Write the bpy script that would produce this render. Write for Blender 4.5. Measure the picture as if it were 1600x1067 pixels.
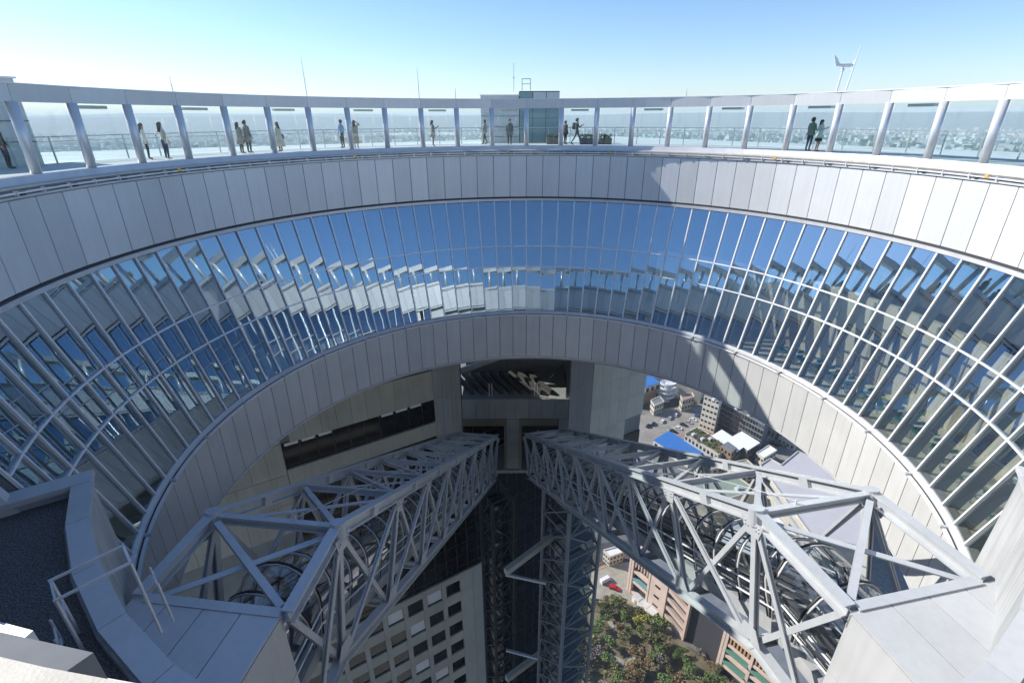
import bpy, bmesh, math, random
from mathutils import Vector, Matrix
random.seed(7)
R_ = math.radians
for o in list(bpy.data.objects): bpy.data.objects.remove(o)
scene = bpy.context.scene
COL = scene.collection

# ------------------------------------------------------------------ camera
CAM = Vector((-1.176, -18.504, 0.0)); FPX = 769.59; PITCH = 0.426269; ROLL = 0.0041612
cd = bpy.data.cameras.new('camera'); cam = bpy.data.objects.new('camera', cd); COL.objects.link(cam)
cd.sensor_width = 36.0; cd.lens = FPX * 36 / 1600; cd.clip_start = 0.05; cd.clip_end = 90000
cam.matrix_world = Matrix.Translation(CAM) @ Matrix.Rotation(math.pi/2 - PITCH, 4, 'X') @ Matrix.Rotation(-ROLL, 4, 'Z')
scene.camera = cam

# ------------------------------------------------------------------ sky, sun, exposure
SUN_AZ, SUN_EL = R_(-70), R_(34)           # azimuth from +Y towards +X
world = bpy.data.worlds.new('World'); scene.world = world; world.use_nodes = True
wn = world.node_tree.nodes; wl = world.node_tree.links
sky = wn.new('ShaderNodeTexSky'); sky.sky_type = 'NISHITA'; sky.sun_disc = False
sky.sun_elevation = SUN_EL; sky.sun_rotation = SUN_AZ; sky.altitude = 100; sky.air_density = 1.0; sky.dust_density = 0.25; sky.ozone_density = 3.0
bg = wn['Background']; bg.inputs['Strength'].default_value = 0.092
hsv = wn.new('ShaderNodeHueSaturation'); hsv.inputs['Saturation'].default_value = 1.12
wl.new(sky.outputs[0], hsv.inputs['Color']); tint = wn.new('ShaderNodeMix'); tint.data_type = 'RGBA'; tint.blend_type = 'MULTIPLY'; tint.inputs[0].default_value = 1; tint.inputs[7].default_value = (.91, .955, 1.05, 1)
wl.new(hsv.outputs[0], tint.inputs[6]); wl.new(tint.outputs[2], bg.inputs[0])
sl = bpy.data.lights.new('sun', 'SUN'); sl.energy = 3.5; sl.angle = R_(0.53); sl.color = (1.0, 0.95, 0.87)
so = bpy.data.objects.new('sun', sl); COL.objects.link(so)
SUNV = Vector((math.sin(SUN_AZ)*math.cos(SUN_EL), math.cos(SUN_AZ)*math.cos(SUN_EL), math.sin(SUN_EL)))
so.rotation_euler = (-SUNV).to_track_quat('-Z', 'Y').to_euler(); so.location = SUNV*60
vs = scene.view_settings; vs.view_transform = 'Standard'; vs.look = 'None'; vs.gamma = 1.0; vs.use_curve_mapping = False
vs.exposure = 0.93
cy = scene.cycles
cy.use_denoising = True; cy.max_bounces = 10; cy.transparent_max_bounces = 24; cy.glossy_bounces = 5
cy.diffuse_bounces = 4; cy.volume_bounces = 1; cy.sample_clamp_indirect = 6.0; cy.caustics_reflective = False; cy.caustics_refractive = False

# ------------------------------------------------------------------ helpers
GROUND = -168.0
def ray(px, py):
    u, v = px-800, 533.5-py
    c, s = math.cos(ROLL), math.sin(ROLL); u, v = c*u-s*v, s*u+c*v
    cp, sp = math.cos(PITCH), math.sin(PITCH)
    return Vector((u, FPX*cp+v*sp, -FPX*sp+v*cp))
def gp(px, py, z=GROUND):                       # place on the horizontal level z
    r = ray(px, py); return CAM + r*(z/r.z)
def cylp(px, R, z, py=212):                             # place on a circle R round the atrium axis
    r = ray(px, py); a = r.x**2+r.y**2; b = 2*(CAM.x*r.x+CAM.y*r.y); c = CAM.x**2+CAM.y**2-R*R
    t = (-b+math.sqrt(b*b-4*a*c))/(2*a); return Vector((CAM.x+r.x*t, CAM.y+r.y*t, z))
def pol(R, a, z): return Vector((R*math.sin(a), R*math.cos(a), z))

class MB:
    def __init__(s): s.v = []; s.f = []; s.m = []
    def add(s, vs, fs, mi=0):
        n = len(s.v); s.v += [tuple(p) for p in vs]; s.f += [tuple(i+n for i in f) for f in fs]; s.m += [mi]*len(fs)
    def hexa(s, p, mi=0):                       # 8 points: bottom ring 0-3, top ring 4-7
        s.add(p, [(3,2,1,0),(4,5,6,7),(0,1,5,4),(1,2,6,5),(2,3,7,6),(3,0,4,7)], mi)
    def box(s, c, d, mi=0, rz=0):
        c = Vector(c); x, y, z = (k/2 for k in d); ca, sa = math.cos(rz), math.sin(rz)
        s.hexa([c+Vector((a*ca-b*sa, a*sa+b*ca, e)) for e in (-z, z) for a, b in ((-x,-y),(x,-y),(x,y),(-x,y))], mi)
    def beam(s, a, b, w, h, up=(0,0,1), mi=0):
        a, b = Vector(a), Vector(b); d = (b-a).normalized(); up = Vector(up)
        if abs(d.dot(up)) > .98: up = Vector((0,1,0)) if abs(d.y) < .9 else Vector((1,0,0))
        x = d.cross(up).normalized(); y = x.cross(d).normalized()
        s.hexa([p+x*i*w/2+y*j*h/2 for p in (a, b) for i, j in ((-1,-1),(1,-1),(1,1),(-1,1))], mi)
    def hbeam(s, a, b, w, h, up=(0,0,1), t=.05, mi=0):   # H section, flanges square to up
        a, b = Vector(a), Vector(b); d = (b-a).normalized(); up = Vector(up)
        if abs(d.dot(up)) > .98: up = Vector((0,1,0))
        x = d.cross(up).normalized(); y = x.cross(d).normalized(); o = y*(h/2-t/2)
        s.beam(a+o, b+o, w, t, up, mi); s.beam(a-o, b-o, w, t, up, mi); s.beam(a, b, t*.8, h-2*t-.004, up, mi)
    def tube(s, pts, r, n=8, mi=0, cap=True):
        rs = r if isinstance(r, (list, tuple)) else [r]*len(pts); pts = [Vector(p) for p in pts]; ring = []
        for i, p in enumerate(pts):
            d = (pts[min(i+1, len(pts)-1)]-pts[max(i-1, 0)]).normalized()
            u = Vector((0,0,1)) if abs(d.z) < .9 else Vector((0,1,0)); x = d.cross(u).normalized(); y = x.cross(d)
            ring.append([p+(x*math.cos(2*math.pi*k/n)+y*math.sin(2*math.pi*k/n))*rs[i] for k in range(n)])
        fs = []
        for i in range(len(pts)-1):
            for k in range(n): k2 = (k+1) % n; fs.append((i*n+k, i*n+k2, (i+1)*n+k2, (i+1)*n+k))
        if cap: fs += [tuple(range(n))[::-1], tuple((len(pts)-1)*n+k for k in range(n))]
        s.add([q for r_ in ring for q in r_], fs, mi)
    def prism(s, poly, z0, z1, mi=0):
        n = len(poly); P = [Vector((p[0], p[1], 0)) for p in poly]
        area = sum(P[i].x*P[(i+1)%n].y-P[(i+1)%n].x*P[i].y for i in range(n))
        if area < 0: P.reverse()
        s.add([Vector((p.x, p.y, z0)) for p in P]+[Vector((p.x, p.y, z1)) for p in P],
              [tuple(range(n))[::-1], tuple(range(n, 2*n))]+[(i, (i+1)%n, n+(i+1)%n, n+i) for i in range(n)], mi)
    def ringband(s, prof, a0, a1, n, mi=0, close=True):  # profile [(R,z)...] swept round the axis
        m = len(prof); vs = []; fs = []
        full = abs(a1-a0-2*math.pi) < 1e-6
        cnt = n if full else n+1
        for i in range(cnt):
            a = a0+(a1-a0)*i/n
            vs += [pol(R, a, z) for R, z in prof]
        for i in range(n):
            j = (i+1) % cnt
            for k in range(m if close else m-1):
                k2 = (k+1) % m; fs.append((i*m+k, j*m+k, j*m+k2, i*m+k2))
        if close and not full: fs += [tuple(range(m)), tuple((cnt-1)*m+k for k in range(m))[::-1]]
        s.add(vs, fs, mi)
    def mesh(s, name, mats, smooth=False, fix=True):
        me = bpy.data.meshes.new(name); me.from_pydata(s.v, [], s.f)
        for m in (mats if isinstance(mats, (list, tuple)) else [mats]): me.materials.append(m)
        me.polygons.foreach_set('material_index', s.m)
        if fix:
            b = bmesh.new(); b.from_mesh(me); bmesh.ops.recalc_face_normals(b, faces=b.faces); b.to_mesh(b_me := me); b.free()
        if smooth: me.polygons.foreach_set('use_smooth', [True]*len(me.polygons))
        me.update(); return me

BASE = {}
def obj(name, me, parent=None, loc=None, rot=None):
    o = bpy.data.objects.new(name, me); COL.objects.link(o)
    if parent is not None:
        o.parent = parent; o.matrix_parent_inverse = Matrix.Translation(-BASE[parent]) if parent in BASE else Matrix()
        BASE[o] = BASE.get(parent, Vector())*0 if parent not in BASE else Vector()
    else: BASE[o] = Vector()
    if loc is not None: o.location = loc
    if rot is not None: o.rotation_euler = rot
    return o
def tag(o, label, cat, group=None, kind=None):
    o['label'] = label; o['category'] = cat
    if group: o['group'] = group
    if kind: o['kind'] = kind
    return o
def thing(name, label, cat, base=(0,0,0), group=None):
    o = bpy.data.objects.new(name, None); COL.objects.link(o); o.empty_display_size = .1
    o.location = base; BASE[o] = Vector(base); tag(o, label, cat, group); return o
def part(name, mb, mat, parent, smooth=False): return obj(name, mb.mesh(name, mat, smooth), parent)
def structure(name, mb, mat, label=None):
    o = obj(name, mb.mesh(name, mat)); o['kind'] = 'structure'; o['label'] = label or name.replace('_', ' '); return o

# ------------------------------------------------------------------ materials
def mat(name, col, rough=.5, metal=0, var=0, scale=3, bump=0, bscale=40, spec=.5, emit=None, objvar=0, streak=0):
    m = bpy.data.materials.new(name); m.use_nodes = True; nt = m.node_tree; b = nt.nodes['Principled BSDF']
    b.inputs['Base Color'].default_value = (*col, 1); b.inputs['Roughness'].default_value = rough; b.inputs['Metallic'].default_value = metal
    b.inputs['Specular IOR Level'].default_value = spec
    tc = nt.nodes.new('ShaderNodeTexCoord'); geo = nt.nodes.new('ShaderNodeNewGeometry')
    cur = None
    if var or objvar or streak:
        rgb = nt.nodes.new('ShaderNodeRGB'); rgb.outputs[0].default_value = (*col, 1); cur = rgb.outputs[0]
        def mul(cur, val):
            mx = nt.nodes.new('ShaderNodeMix'); mx.data_type = 'RGBA'; mx.blend_type = 'MULTIPLY'; mx.inputs[0].default_value = 1
            nt.links.new(cur, mx.inputs[6]); nt.links.new(val, mx.inputs[7]); return mx.outputs[2]
        def rng(src, lo, hi, fl=0, fh=1):
            mr = nt.nodes.new('ShaderNodeMapRange'); mr.inputs[1].default_value = fl; mr.inputs[2].default_value = fh
            mr.inputs[3].default_value = lo; mr.inputs[4].default_value = hi; nt.links.new(src, mr.inputs[0]); return mr.outputs[0]
        if var:
            nz = nt.nodes.new('ShaderNodeTexNoise'); nz.inputs['Scale'].default_value = scale; nz.inputs['Detail'].default_value = 6
            nt.links.new(geo.outputs['Position'], nz.inputs['Vector']); cur = mul(cur, rng(nz.outputs[0], 1-var, 1+var, .3, .7))
        if streak:
            mp = nt.nodes.new('ShaderNodeMapping'); mp.inputs['Scale'].default_value = (5, 5, .25)
            nt.links.new(geo.outputs['Position'], mp.inputs[0])
            nz = nt.nodes.new('ShaderNodeTexNoise'); nz.inputs['Scale'].default_value = 1.2; nz.inputs['Detail'].default_value = 5
            nt.links.new(mp.outputs[0], nz.inputs['Vector']); cur = mul(cur, rng(nz.outputs[0], 1-streak, 1, .35, .6))
        if objvar:
            oi = nt.nodes.new('ShaderNodeObjectInfo'); cur = mul(cur, rng(oi.outputs['Random'], 1-objvar, 1+objvar))
        nt.links.new(cur, b.inputs['Base Color'])
    if bump:
        nz = nt.nodes.new('ShaderNodeTexNoise'); nz.inputs['Scale'].default_value = bscale; nz.inputs['Detail'].default_value = 4
        nt.links.new(geo.outputs['Position'], nz.inputs['Vector'])
        bp = nt.nodes.new('ShaderNodeBump'); bp.inputs['Strength'].default_value = bump; bp.inputs['Distance'].default_value = .02
        nt.links.new(nz.outputs[0], bp.inputs['Height']); nt.links.new(bp.outputs[0], b.inputs['Normal'])
    return m

def glass(name, tint, f0, f1, wave=0.0, wscale=.6, rough=0.0, gcol=(1,1,1), sheet_=True):
    m = bpy.data.materials.new(name); m.use_nodes = True; nt = m.node_tree; nt.nodes.remove(nt.nodes['Principled BSDF'])
    out = nt.nodes['Material Output']; tr = nt.nodes.new('ShaderNodeBsdfTransparent'); gl = nt.nodes.new('ShaderNodeBsdfGlossy')
    tr.inputs[0].default_value = (*tint, 1); gl.inputs['Color'].default_value = (*gcol, 1); gl.inputs['Roughness'].default_value = rough
    lw = nt.nodes.new('ShaderNodeLayerWeight'); lw.inputs[0].default_value = .5
    pw = nt.nodes.new('ShaderNodeMath'); pw.operation = 'POWER'; pw.inputs[1].default_value = 3.0; nt.links.new(lw.outputs['Facing'], pw.inputs[0])
    mr = nt.nodes.new('ShaderNodeMapRange'); mr.inputs[3].default_value = f0; mr.inputs[4].default_value = f1; nt.links.new(pw.outputs[0], mr.inputs[0])
    gq = nt.nodes.new('ShaderNodeNewGeometry'); iv = nt.nodes.new('ShaderNodeMath'); iv.operation = 'SUBTRACT'; iv.inputs[0].default_value = 1; nt.links.new(gq.outputs['Backfacing'], iv.inputs[1])
    fm = nt.nodes.new('ShaderNodeMath'); fm.operation = 'MULTIPLY'; nt.links.new(mr.outputs[0], fm.inputs[0]); nt.links.new(iv.outputs[0], fm.inputs[1])
    tm_ = nt.nodes.new('ShaderNodeMix'); tm_.data_type = 'RGBA'; tm_.inputs[6].default_value = (*tint, 1); tm_.inputs[7].default_value = (1, 1, 1, 1)
    nt.links.new(gq.outputs['Backfacing'], tm_.inputs[0]); nt.links.new(tm_.outputs[2], tr.inputs[0])
    mx = nt.nodes.new('ShaderNodeMixShader'); nt.links.new(fm.outputs[0] if sheet_ else mr.outputs[0], mx.inputs[0]); nt.links.new(tr.outputs[0], mx.inputs[1]); nt.links.new(gl.outputs[0], mx.inputs[2])
    if wave:
        geo = nt.nodes.new('ShaderNodeNewGeometry'); nz = nt.nodes.new('ShaderNodeTexNoise'); nz.inputs['Scale'].default_value = wscale; nz.inputs['Detail'].default_value = 1
        nt.links.new(geo.outputs['Position'], nz.inputs['Vector']); bp = nt.nodes.new('ShaderNodeBump'); bp.inputs['Strength'].default_value = 1; bp.inputs['Distance'].default_value = wave
        nt.links.new(nz.outputs[0], bp.inputs['Height']); nt.links.new(bp.outputs[0], gl.inputs['Normal'])
    nt.links.new(mx.outputs[0], out.inputs[0]); return m

M = {}
M['panel'] = mat('aluminium_panel', (.68, .69, .69), .36, .12, var=.03, scale=.8, objvar=.075, streak=.04)
M['lowpanel'] = mat('grey_panel', (.62, .625, .615), .33, .1, var=.05, scale=.7, objvar=.06, streak=.05)
M['dark'] = mat('dark_joint', (.05, .05, .055), .7)
M['frame'] = mat('frame_metal', (.78, .79, .80), .3, .1, var=.04, scale=2)
M['sill'] = mat('sill_metal', (.62, .63, .64), .35, .2, var=.08, scale=1.5, objvar=.03)
M['ledge'] = mat('ledge_stone', (.60, .56, .48), .6, 0, var=.12, scale=2.5, bump=.15, bscale=60)
M['column'] = mat('column_paint', (.66, .68, .71), .3, .25)
M['pane'] = glass('mirror_glass', (.92, .96, .92), .48, .97, wave=.0035, wscale=.6, gcol=(.76, .91, 1.0))
M['deckpane'] = glass('deck_glass', (.84, .93, .92), .06, .7)
M['railpane'] = glass('rail_glass', (.86, .95, .94), .04, .55)
M['tube'] = glass('tube_glass', (.80, .85, .85), .10, .85, wave=.002, wscale=1.2, sheet_=False)
M['deck'] = mat('deck_floor', (.50, .52, .50), .7, 0, var=.06, scale=1.5)
M['roofwhite'] = mat('roof_membrane', (.66, .67, .66), .7, 0, var=.1, scale=.4)
M['body'] = mat('outer_cladding', (.45, .46, .47), .45, 0, var=.06, scale=.5)
M['steel'] = mat('painted_steel', (.50, .525, .545), .36, .1, var=.06, scale=1.2, streak=.05)
M['gasket'] = mat('black_gasket', (.02, .02, .022), .5)
M['trough'] = mat('escalator_casing', (.42, .43, .44), .5, .1, var=.15, scale=1.5)
M['trough_dark'] = mat('dark_fin', (.05, .05, .05), .6)
M['lightconc'] = mat('light_beige_panel', (.60, .565, .48), .6, 0, var=.06, scale=.5, objvar=.06, streak=.06)  # paler than the concrete: reflected light on a shaded wall put into the colour
M['boxpanel'] = mat('box_panel', (.54, .55, .555), .33, .12, var=.06, scale=.6, objvar=.04, streak=.05)
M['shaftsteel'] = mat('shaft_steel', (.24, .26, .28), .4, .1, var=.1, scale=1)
M['step'] = mat('escalator_steps', (.10, .10, .11), .5, .4)
M['concrete'] = mat('beige_concrete', (.45, .43, .37), .65, 0, var=.08, scale=.5, objvar=.06, bump=.1, streak=.1)
M['grey'] = mat('grey_concrete', (.27, .275, .27), .65, 0, var=.1, scale=.4, objvar=.05, streak=.15)
M['blackglass'] = mat('black_curtain_glass', (.012, .012, .014), .06, 0, spec=.5)
M['winglass'] = mat('window_glass', (.02, .024, .03), .05, 0, spec=.8)
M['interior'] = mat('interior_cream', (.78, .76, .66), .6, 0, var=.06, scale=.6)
M['carpet'] = mat('interior_floor', (.80, .77, .64), .6, 0, var=.12, scale=.5)
M['tablewhite'] = mat('table_white', (.78, .78, .74), .4)
M['chairgreen'] = mat('chair_green', (.05, .22, .16), .5)
M['gravel'] = mat('dark_gravel', (.12, .112, .105), .95, 0, var=.8, scale=26, bump=.35, bscale=60)
M['teal'] = mat('teal_fitting', (.72, .82, .81), .4)
M['railmetal'] = mat('rail_metal', (.42, .46, .47), .35, .5)
M['blackmetal'] = mat('black_metal', (.03, .03, .035), .45, .3)
M['white'] = mat('white_paint', (.78, .78, .77), .4)
M['whitewall'] = mat('white_wall', (.62, .63, .62), .6, 0, var=.06, scale=.6, streak=.08)

# ================================================================== the setting: ground, terrain
A58 = R_(58.3); U = Vector((math.sin(A58), math.cos(A58), 0)); NV = Vector((math.cos(A58), -math.sin(A58), 0))   # building grid
def groundmat():
    m = mat('city_ground', (.17, .16, .145), .9); nt = m.node_tree; b = nt.nodes['Principled BSDF']
    geo = nt.nodes.new('ShaderNodeNewGeometry')
    n1 = nt.nodes.new('ShaderNodeTexNoise'); n1.inputs['Scale'].default_value = .02; n1.inputs['Detail'].default_value = 8
    n2 = nt.nodes.new('ShaderNodeTexNoise'); n2.inputs['Scale'].default_value = .9; n2.inputs['Detail'].default_value = 6
    for n in (n1, n2): nt.links.new(geo.outputs['Position'], n.inputs['Vector'])
    r = nt.nodes.new('ShaderNodeValToRGB'); r.color_ramp.elements[0].position = .35; r.color_ramp.elements[0].color = (.09, .09, .092, 1)
    r.color_ramp.elements[1].position = .65; r.color_ramp.elements[1].color = (.24, .23, .21, 1); nt.links.new(n1.outputs[0], r.inputs[0])
    mr = nt.nodes.new('ShaderNodeMapRange'); mr.inputs[1].default_value = .3; mr.inputs[2].default_value = .7; mr.inputs[3].default_value = .75; mr.inputs[4].default_value = 1.2
    nt.links.new(n2.outputs[0], mr.inputs[0])
    mx = nt.nodes.new('ShaderNodeMix'); mx.data_type = 'RGBA'; mx.blend_type = 'MULTIPLY'; mx.inputs[0].default_value = 1
    nt.links.new(r.outputs[0], mx.inputs[6]); nt.links.new(mr.outputs[0], mx.inputs[7]); nt.links.new(mx.outputs[2], b.inputs['Base Color'])
    return m
mb = MB(); S = 45000
mb.add([(-S,-S,GROUND),(S,-S,GROUND),(S,S,GROUND),(-S,S,GROUND)], [(0,1,2,3)])
structure('ground', mb, groundmat(), 'grey city ground far below')

def hills():
    mb = MB(); n = 220; rows = 5
    for layer, (D, h, seed) in enumerate(((8600, 62, 1), (12500, 150, 5))):
        rnd = random.Random(seed); ph = [rnd.uniform(0, 6.28) for _ in range(9)]
        vs = []; fs = []
        for i in range(n+1):
            a = R_(-75+150*i/n)
            prof = sum(math.sin(a*(2.3+k*3.1)+ph[k])/(1+.75*k) for k in range(9))
            top = max(.12, .55+.28*prof)*h*(.55+.45*math.cos(a-R_(12))**2)
            for j in range(rows+1):
                t = j/rows; r = D+t*1400; z = GROUND+(top+168)*math.sin(t*math.pi/2)**1.3+(rnd.uniform(-8, 8) if 0 < j < rows else 0)
                vs.append(pol(r, a, z))
        for i in range(n):
            for j in range(rows): fs.append((i*(rows+1)+j, (i+1)*(rows+1)+j, (i+1)*(rows+1)+j+1, i*(rows+1)+j+1))
        mb.add(vs, fs)
    return mb
HM = hills(); HTOP = max(v[2] for v in HM.v)+5; print('hills top', HTOP)
structure('hills', HM, mat('hill_forest', (.06, .09, .06), .9, var=.3, scale=.001), 'blue wooded hills on the horizon')

def far_city():
    mb = MB(); rnd = random.Random(11)
    for i in range(12000):
        a = R_(rnd.uniform(-62, 62)); t = rnd.random(); r = 2600+6300*t**1.2
        c = pol(r, a, 0); w, d = rnd.uniform(14, 60), rnd.uniform(14, 60); h = rnd.choice((8, 9, 10, 12, 14, 18, 24, 32)) * rnd.uniform(.8, 1.2); w *= .75; d *= .75
        if rnd.random() < .015: h *= 2.1
        mb.box((c.x, c.y, GROUND+h/2), (w, d, h), rnd.choice((0,0,0,1,1,2,3)), rnd.uniform(0, 1.5))
    o = obj('far_city', mb.mesh('far_city', [mat('far_white', (.62,.62,.60),.7), mat('far_grey',(.42,.42,.41),.7), mat('far_tan',(.38,.33,.26),.7), mat('far_green',(.06,.09,.05),.8)], fix=False))
    tag(o, 'hazy mass of city blocks stretching to the hills', 'city', kind='stuff')
far_city()

# ================================================================== the ring-shaped observatory
NB = 48; DA = 2*math.pi/NB; A0 = -0.0077556; NP = 96; DP = DA/2; TWO = 2*math.pi
def amod(a): return (a+math.pi) % TWO - math.pi
NEAR = R_(122)
camaz = amod(math.atan2(CAM.x, CAM.y))
obs = thing('observatory', 'circular open-air observatory with mirrored glass drum and white panelled walls', 'building', (0, 0, -16.6))

def facet(Rt, zt, Rb, zb, gap, th, gz=.012, mi=0, half=DP/2):
    """flat slab between two seams, inner face on the given radii, centred on azimuth 0 (+Y)"""
    mb = MB(); h = half; q = []
    nrm = Vector((0, zt-zb, Rb-Rt)).normalized()      # outward from the atrium
    for out in (0, th):
        for R, z, sg in ((Rb, zb+gz, -1), (Rb, zb+gz, 1), (Rt, zt-gz, 1), (Rt, zt-gz, -1)):
            q.append(Vector((sg*(R*math.sin(h)-gap), R*math.cos(h), z))+nrm*out)
    mb.hexa(q, mi); return mb
def spin(name, me, a, parent, jit=0):
    o = obj(name, me, parent, rot=(random.gauss(0, jit), random.gauss(0, jit), -a)); return o

# --- upper wall of white panels
mb = MB(); mb.ringband([(17.40,-2.36),(17.40,-5.1),(17.6,-5.1),(17.6,-2.36)], 0, TWO, 192); uw = part('upper_wall', mb, M['dark'], obs)
me = facet(17.335, -2.36, 17.375, -5.08, .017, .05).mesh('wall_panel', M['panel'])
for j in range(NP): spin('panel', me, A0+(j+.5)*DP, uw)
# --- sill between wall and glass
mb = MB(); mb.ringband([(17.30,-5.19),(17.30,-5.36),(17.6,-5.36),(17.6,-5.19)], 0, TWO, 192); part('sill', mb, M['sill'], obs)
mb = MB(); mb.ringband([(17.36,-5.10),(17.36,-5.185),(17.6,-5.185),(17.6,-5.10)], 0, TWO, 192); part('shadow_gap', mb, M['dark'], obs)
# --- mirrored glass drum
RF, zF, RG, zG = 17.40, -5.37, 15.14, -12.81
def RZ(z): return RF+(RG-RF)*(z-zF)/(zG-zF)
T1z, T2z = -8.39, -9.78
mb = MB(); mb.ringband([(RZ(zG)+.0,zG-.0),(RZ(zG)-.12,zG-.08),(RZ(zG)-.12,zG-.2),(RZ(zG)+.35,zG-.2),(RZ(zG)+.35,zG)], -NEAR, NEAR, 150)
gz_ = part('glazing', mb, M['sill'], obs)
rows = [(zF-.02, T1z), (T1z, T2z), (T2z, zG+.02)]
pm = []; pc = []
for a, b in rows:
    f_ = facet(RZ(a)+.03, a, RZ(b)+.03, b, .02, .02, .02); cR, cz = (RZ(a)+RZ(b))/2*math.cos(DP/2), (a+b)/2
    f_.v = [(x, y-cR, z-cz) for x, y, z in f_.v]; pm.append(f_.mesh('glass_pane', M['pane'])); pc.append((cR, cz))
mul = MB(); nrm = Vector((0, zF-zG, RG-RF)).normalized(); h = DP/2
mul.beam(Vector((0, RF, zF))-nrm*.01, Vector((0, RG, zG))-nrm*.01, .075, .08, nrm); mulm = mul.mesh('mullion', M['frame'])
fin_ = MB(); fin_.beam(Vector((0, RF, zF))+nrm*.29, Vector((0, RG, zG))+nrm*.29, .06, .40, nrm); finm = fin_.mesh('fin', mat('fin_grey', (.24, .26, .29), .5))
tm = []
for z in (T1z, T2z):
    R = RZ(z)*math.cos(h); t = MB(); t.beam(Vector((-(RZ(z)*math.sin(h)-.036), R, z))-nrm*.028, Vector((RZ(z)*math.sin(h)-.036, R, z))-nrm*.028, .07, .10, nrm); tm.append(t.mesh('transom', M['frame']))
nt_ = MB(); nt_.box((0, RZ(T1z)-.17, T1z), (.12, .04, .14), 0); nodem = nt_.mesh('clamp', M['sill'])
for j in range(NP):
    a = amod(A0+j*DP); ac = amod(A0+(j+.5)*DP)
    if abs(a) < NEAR: spin('mullion', mulm, a, gz_); spin('fin', finm, a, gz_)
    if abs(ac) < NEAR-DP/2:
        for k in range(3): obj('pane', pm[k], gz_, pol(pc[k][0], ac, pc[k][1]), (random.gauss(0, .0035), random.gauss(0, .0025), -ac))
        for k in range(2): spin('transom', tm[k], ac, gz_)
# --- ledge below the glass and the lower wall
mb = MB(); mb.ringband([(14.98,-13.02),(14.98,-13.10),(15.3,-13.10),(15.3,-13.02)], -NEAR, NEAR, 150); part('ledge_groove', mb, M['dark'], obs)
mb = MB(); mb.ringband([(15.02,-13.10),(15.05,-16.44),(15.4,-16.44),(15.4,-13.10)], 0, TWO, 192); lw = part('lower_wall', mb, M['dark'], obs)
me = facet(14.945, -13.10, 15.01, -16.42, .018, .05).mesh('lower_panel', M['lowpanel'])
for j in range(NP): spin('panel', me, A0+(j+.5)*DP, lw)
mb = MB(); mb.ringband([(14.98,-16.43),(14.98,-16.52),(15.45,-16.52),(15.45,-16.43)], 0, TWO, 192); part('drip_edge', mb, M['sill'], obs)
mb = MB(); mb.ringband([(14.86,-13.03),(14.86,-13.10),(14.97,-13.10),(14.97,-13.03)], -NEAR, NEAR, 150); part('window_rail', mb, M['frame'], obs)
br = MB(); br.box((0, 14.92, -13.0), (.10, .26, .12)); brm = br.mesh('bracket', M['sill'])
for j in range(0, NP, 3):
    if abs(amod(A0+j*DP)) < NEAR: spin('bracket', brm, A0+j*DP, obs)

# --- rim below the open gallery: sloping base panels, gutter rail, fittings
GA, GB = R_(188.3), R_(158)+TWO     # the ledge and gutter are broken off in front of the viewer's bay
mb = MB(); mb.ringband([(17.82,-1.745),(17.72,-1.995),(17.72,-2.36),(17.9,-2.36),(18.3,-1.9),(18.3,-1.745)], 0, TWO, 192); rim = part('rim', mb, M['sill'], obs)
mb = MB(); mb.ringband([(17.71,-2.0),(17.36,-2.13),(17.36,-2.36),(17.71,-2.36)], GA+.03, GB, 180); part('gutter', mb, mat('gutter_grey', (.16, .165, .17), .6, var=.2, scale=3), obs)
me = facet(17.99, -1.735, 17.74, -2.0, .01, .05, .005).mesh('base_panel', M['panel'])
for j in range(NP): spin('base_panel', me, A0+(j+.5)*DP, rim)
mb = MB(); mb.ringband([(17.70,-1.99),(17.50,-2.02),(17.50,-2.12),(17.70,-2.12)], GA, GB, 180); part('ledge', mb, M['ledge'], obs)
mb = MB(); mb.ringband([(17.26,-2.26),(17.26,-2.335),(17.34,-2.335),(17.34,-2.26)], GA+.06, GB, 180); part('gutter_lip', mb, M['sill'], obs)
mb = MB(); mb.ringband([(17.20,-2.14),(17.20,-2.19),(17.245,-2.19),(17.245,-2.14)], GA+.08, GB, 180); part('gondola_rail', mb, M['frame'], obs)
fit_ = MB(); fit_.box((0, 17.25, -2.19), (.16, .1, .12)); fitm = fit_.mesh('rail_fitting', M['blackmetal'])
fi2 = MB(); fi2.box((0, 17.24, -2.17), (.05, .12, .16)); fim2 = fi2.mesh('rail_bracket', M['sill'])
lp = MB(); lp.box((0, 17.23, -2.13), (.14, .12, .11)); lpm = lp.mesh('warning_lamp', mat('amber', (.75, .42, .08), .4))
for j in range(NP):
    if R_(155) < (A0+j*DP) % TWO < R_(193): continue
    spin('rail_bracket', fim2, A0+(j+.27)*DP, obs)
    if j % 2 == 0: spin('rail_fitting', fitm, A0+(j+.5)*DP, obs)
    if j % 9 == 4: spin('warning_lamp', lpm, A0+(j+.9)*DP, obs)

# --- gallery: columns, glass, header, canopy
cm = MB(); cm.tube([(0, 17.98, -1.735), (0, 17.93, .56)], .165, 24); colm = cm.mesh('column', M['column'], True)
hm = facet(17.84, 1.09, 17.88, .55, .008, .06, .004, half=DA/2).mesh('header_panel', M['panel'])
dpm = MB(); hw = 18.03*math.sin(DA/2)-.21; dpm.box((0, 18.03*math.cos(DA/2), -.59), (2*hw, .02, 2.26)); dpm = dpm.mesh('gallery_glass', M['deckpane'])
lf = MB(); lf.box((0, 18.5, .44), (1.15, .5, .12)); lfm = lf.mesh('ceiling_lamp', M['teal'])
mb = MB(); mb.ringband([(17.92,.57),(17.92,1.08),(18.75,1.04),(18.75,.57)], 0, TWO, 192); hd = part('header', mb, M['sill'], obs)
mb = MB(); mb.ringband([(17.80,1.092),(17.80,1.135),(18.0,1.135),(18.0,1.092)], 0, TWO, 192); part('coping', mb, M['frame'], obs)
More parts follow.
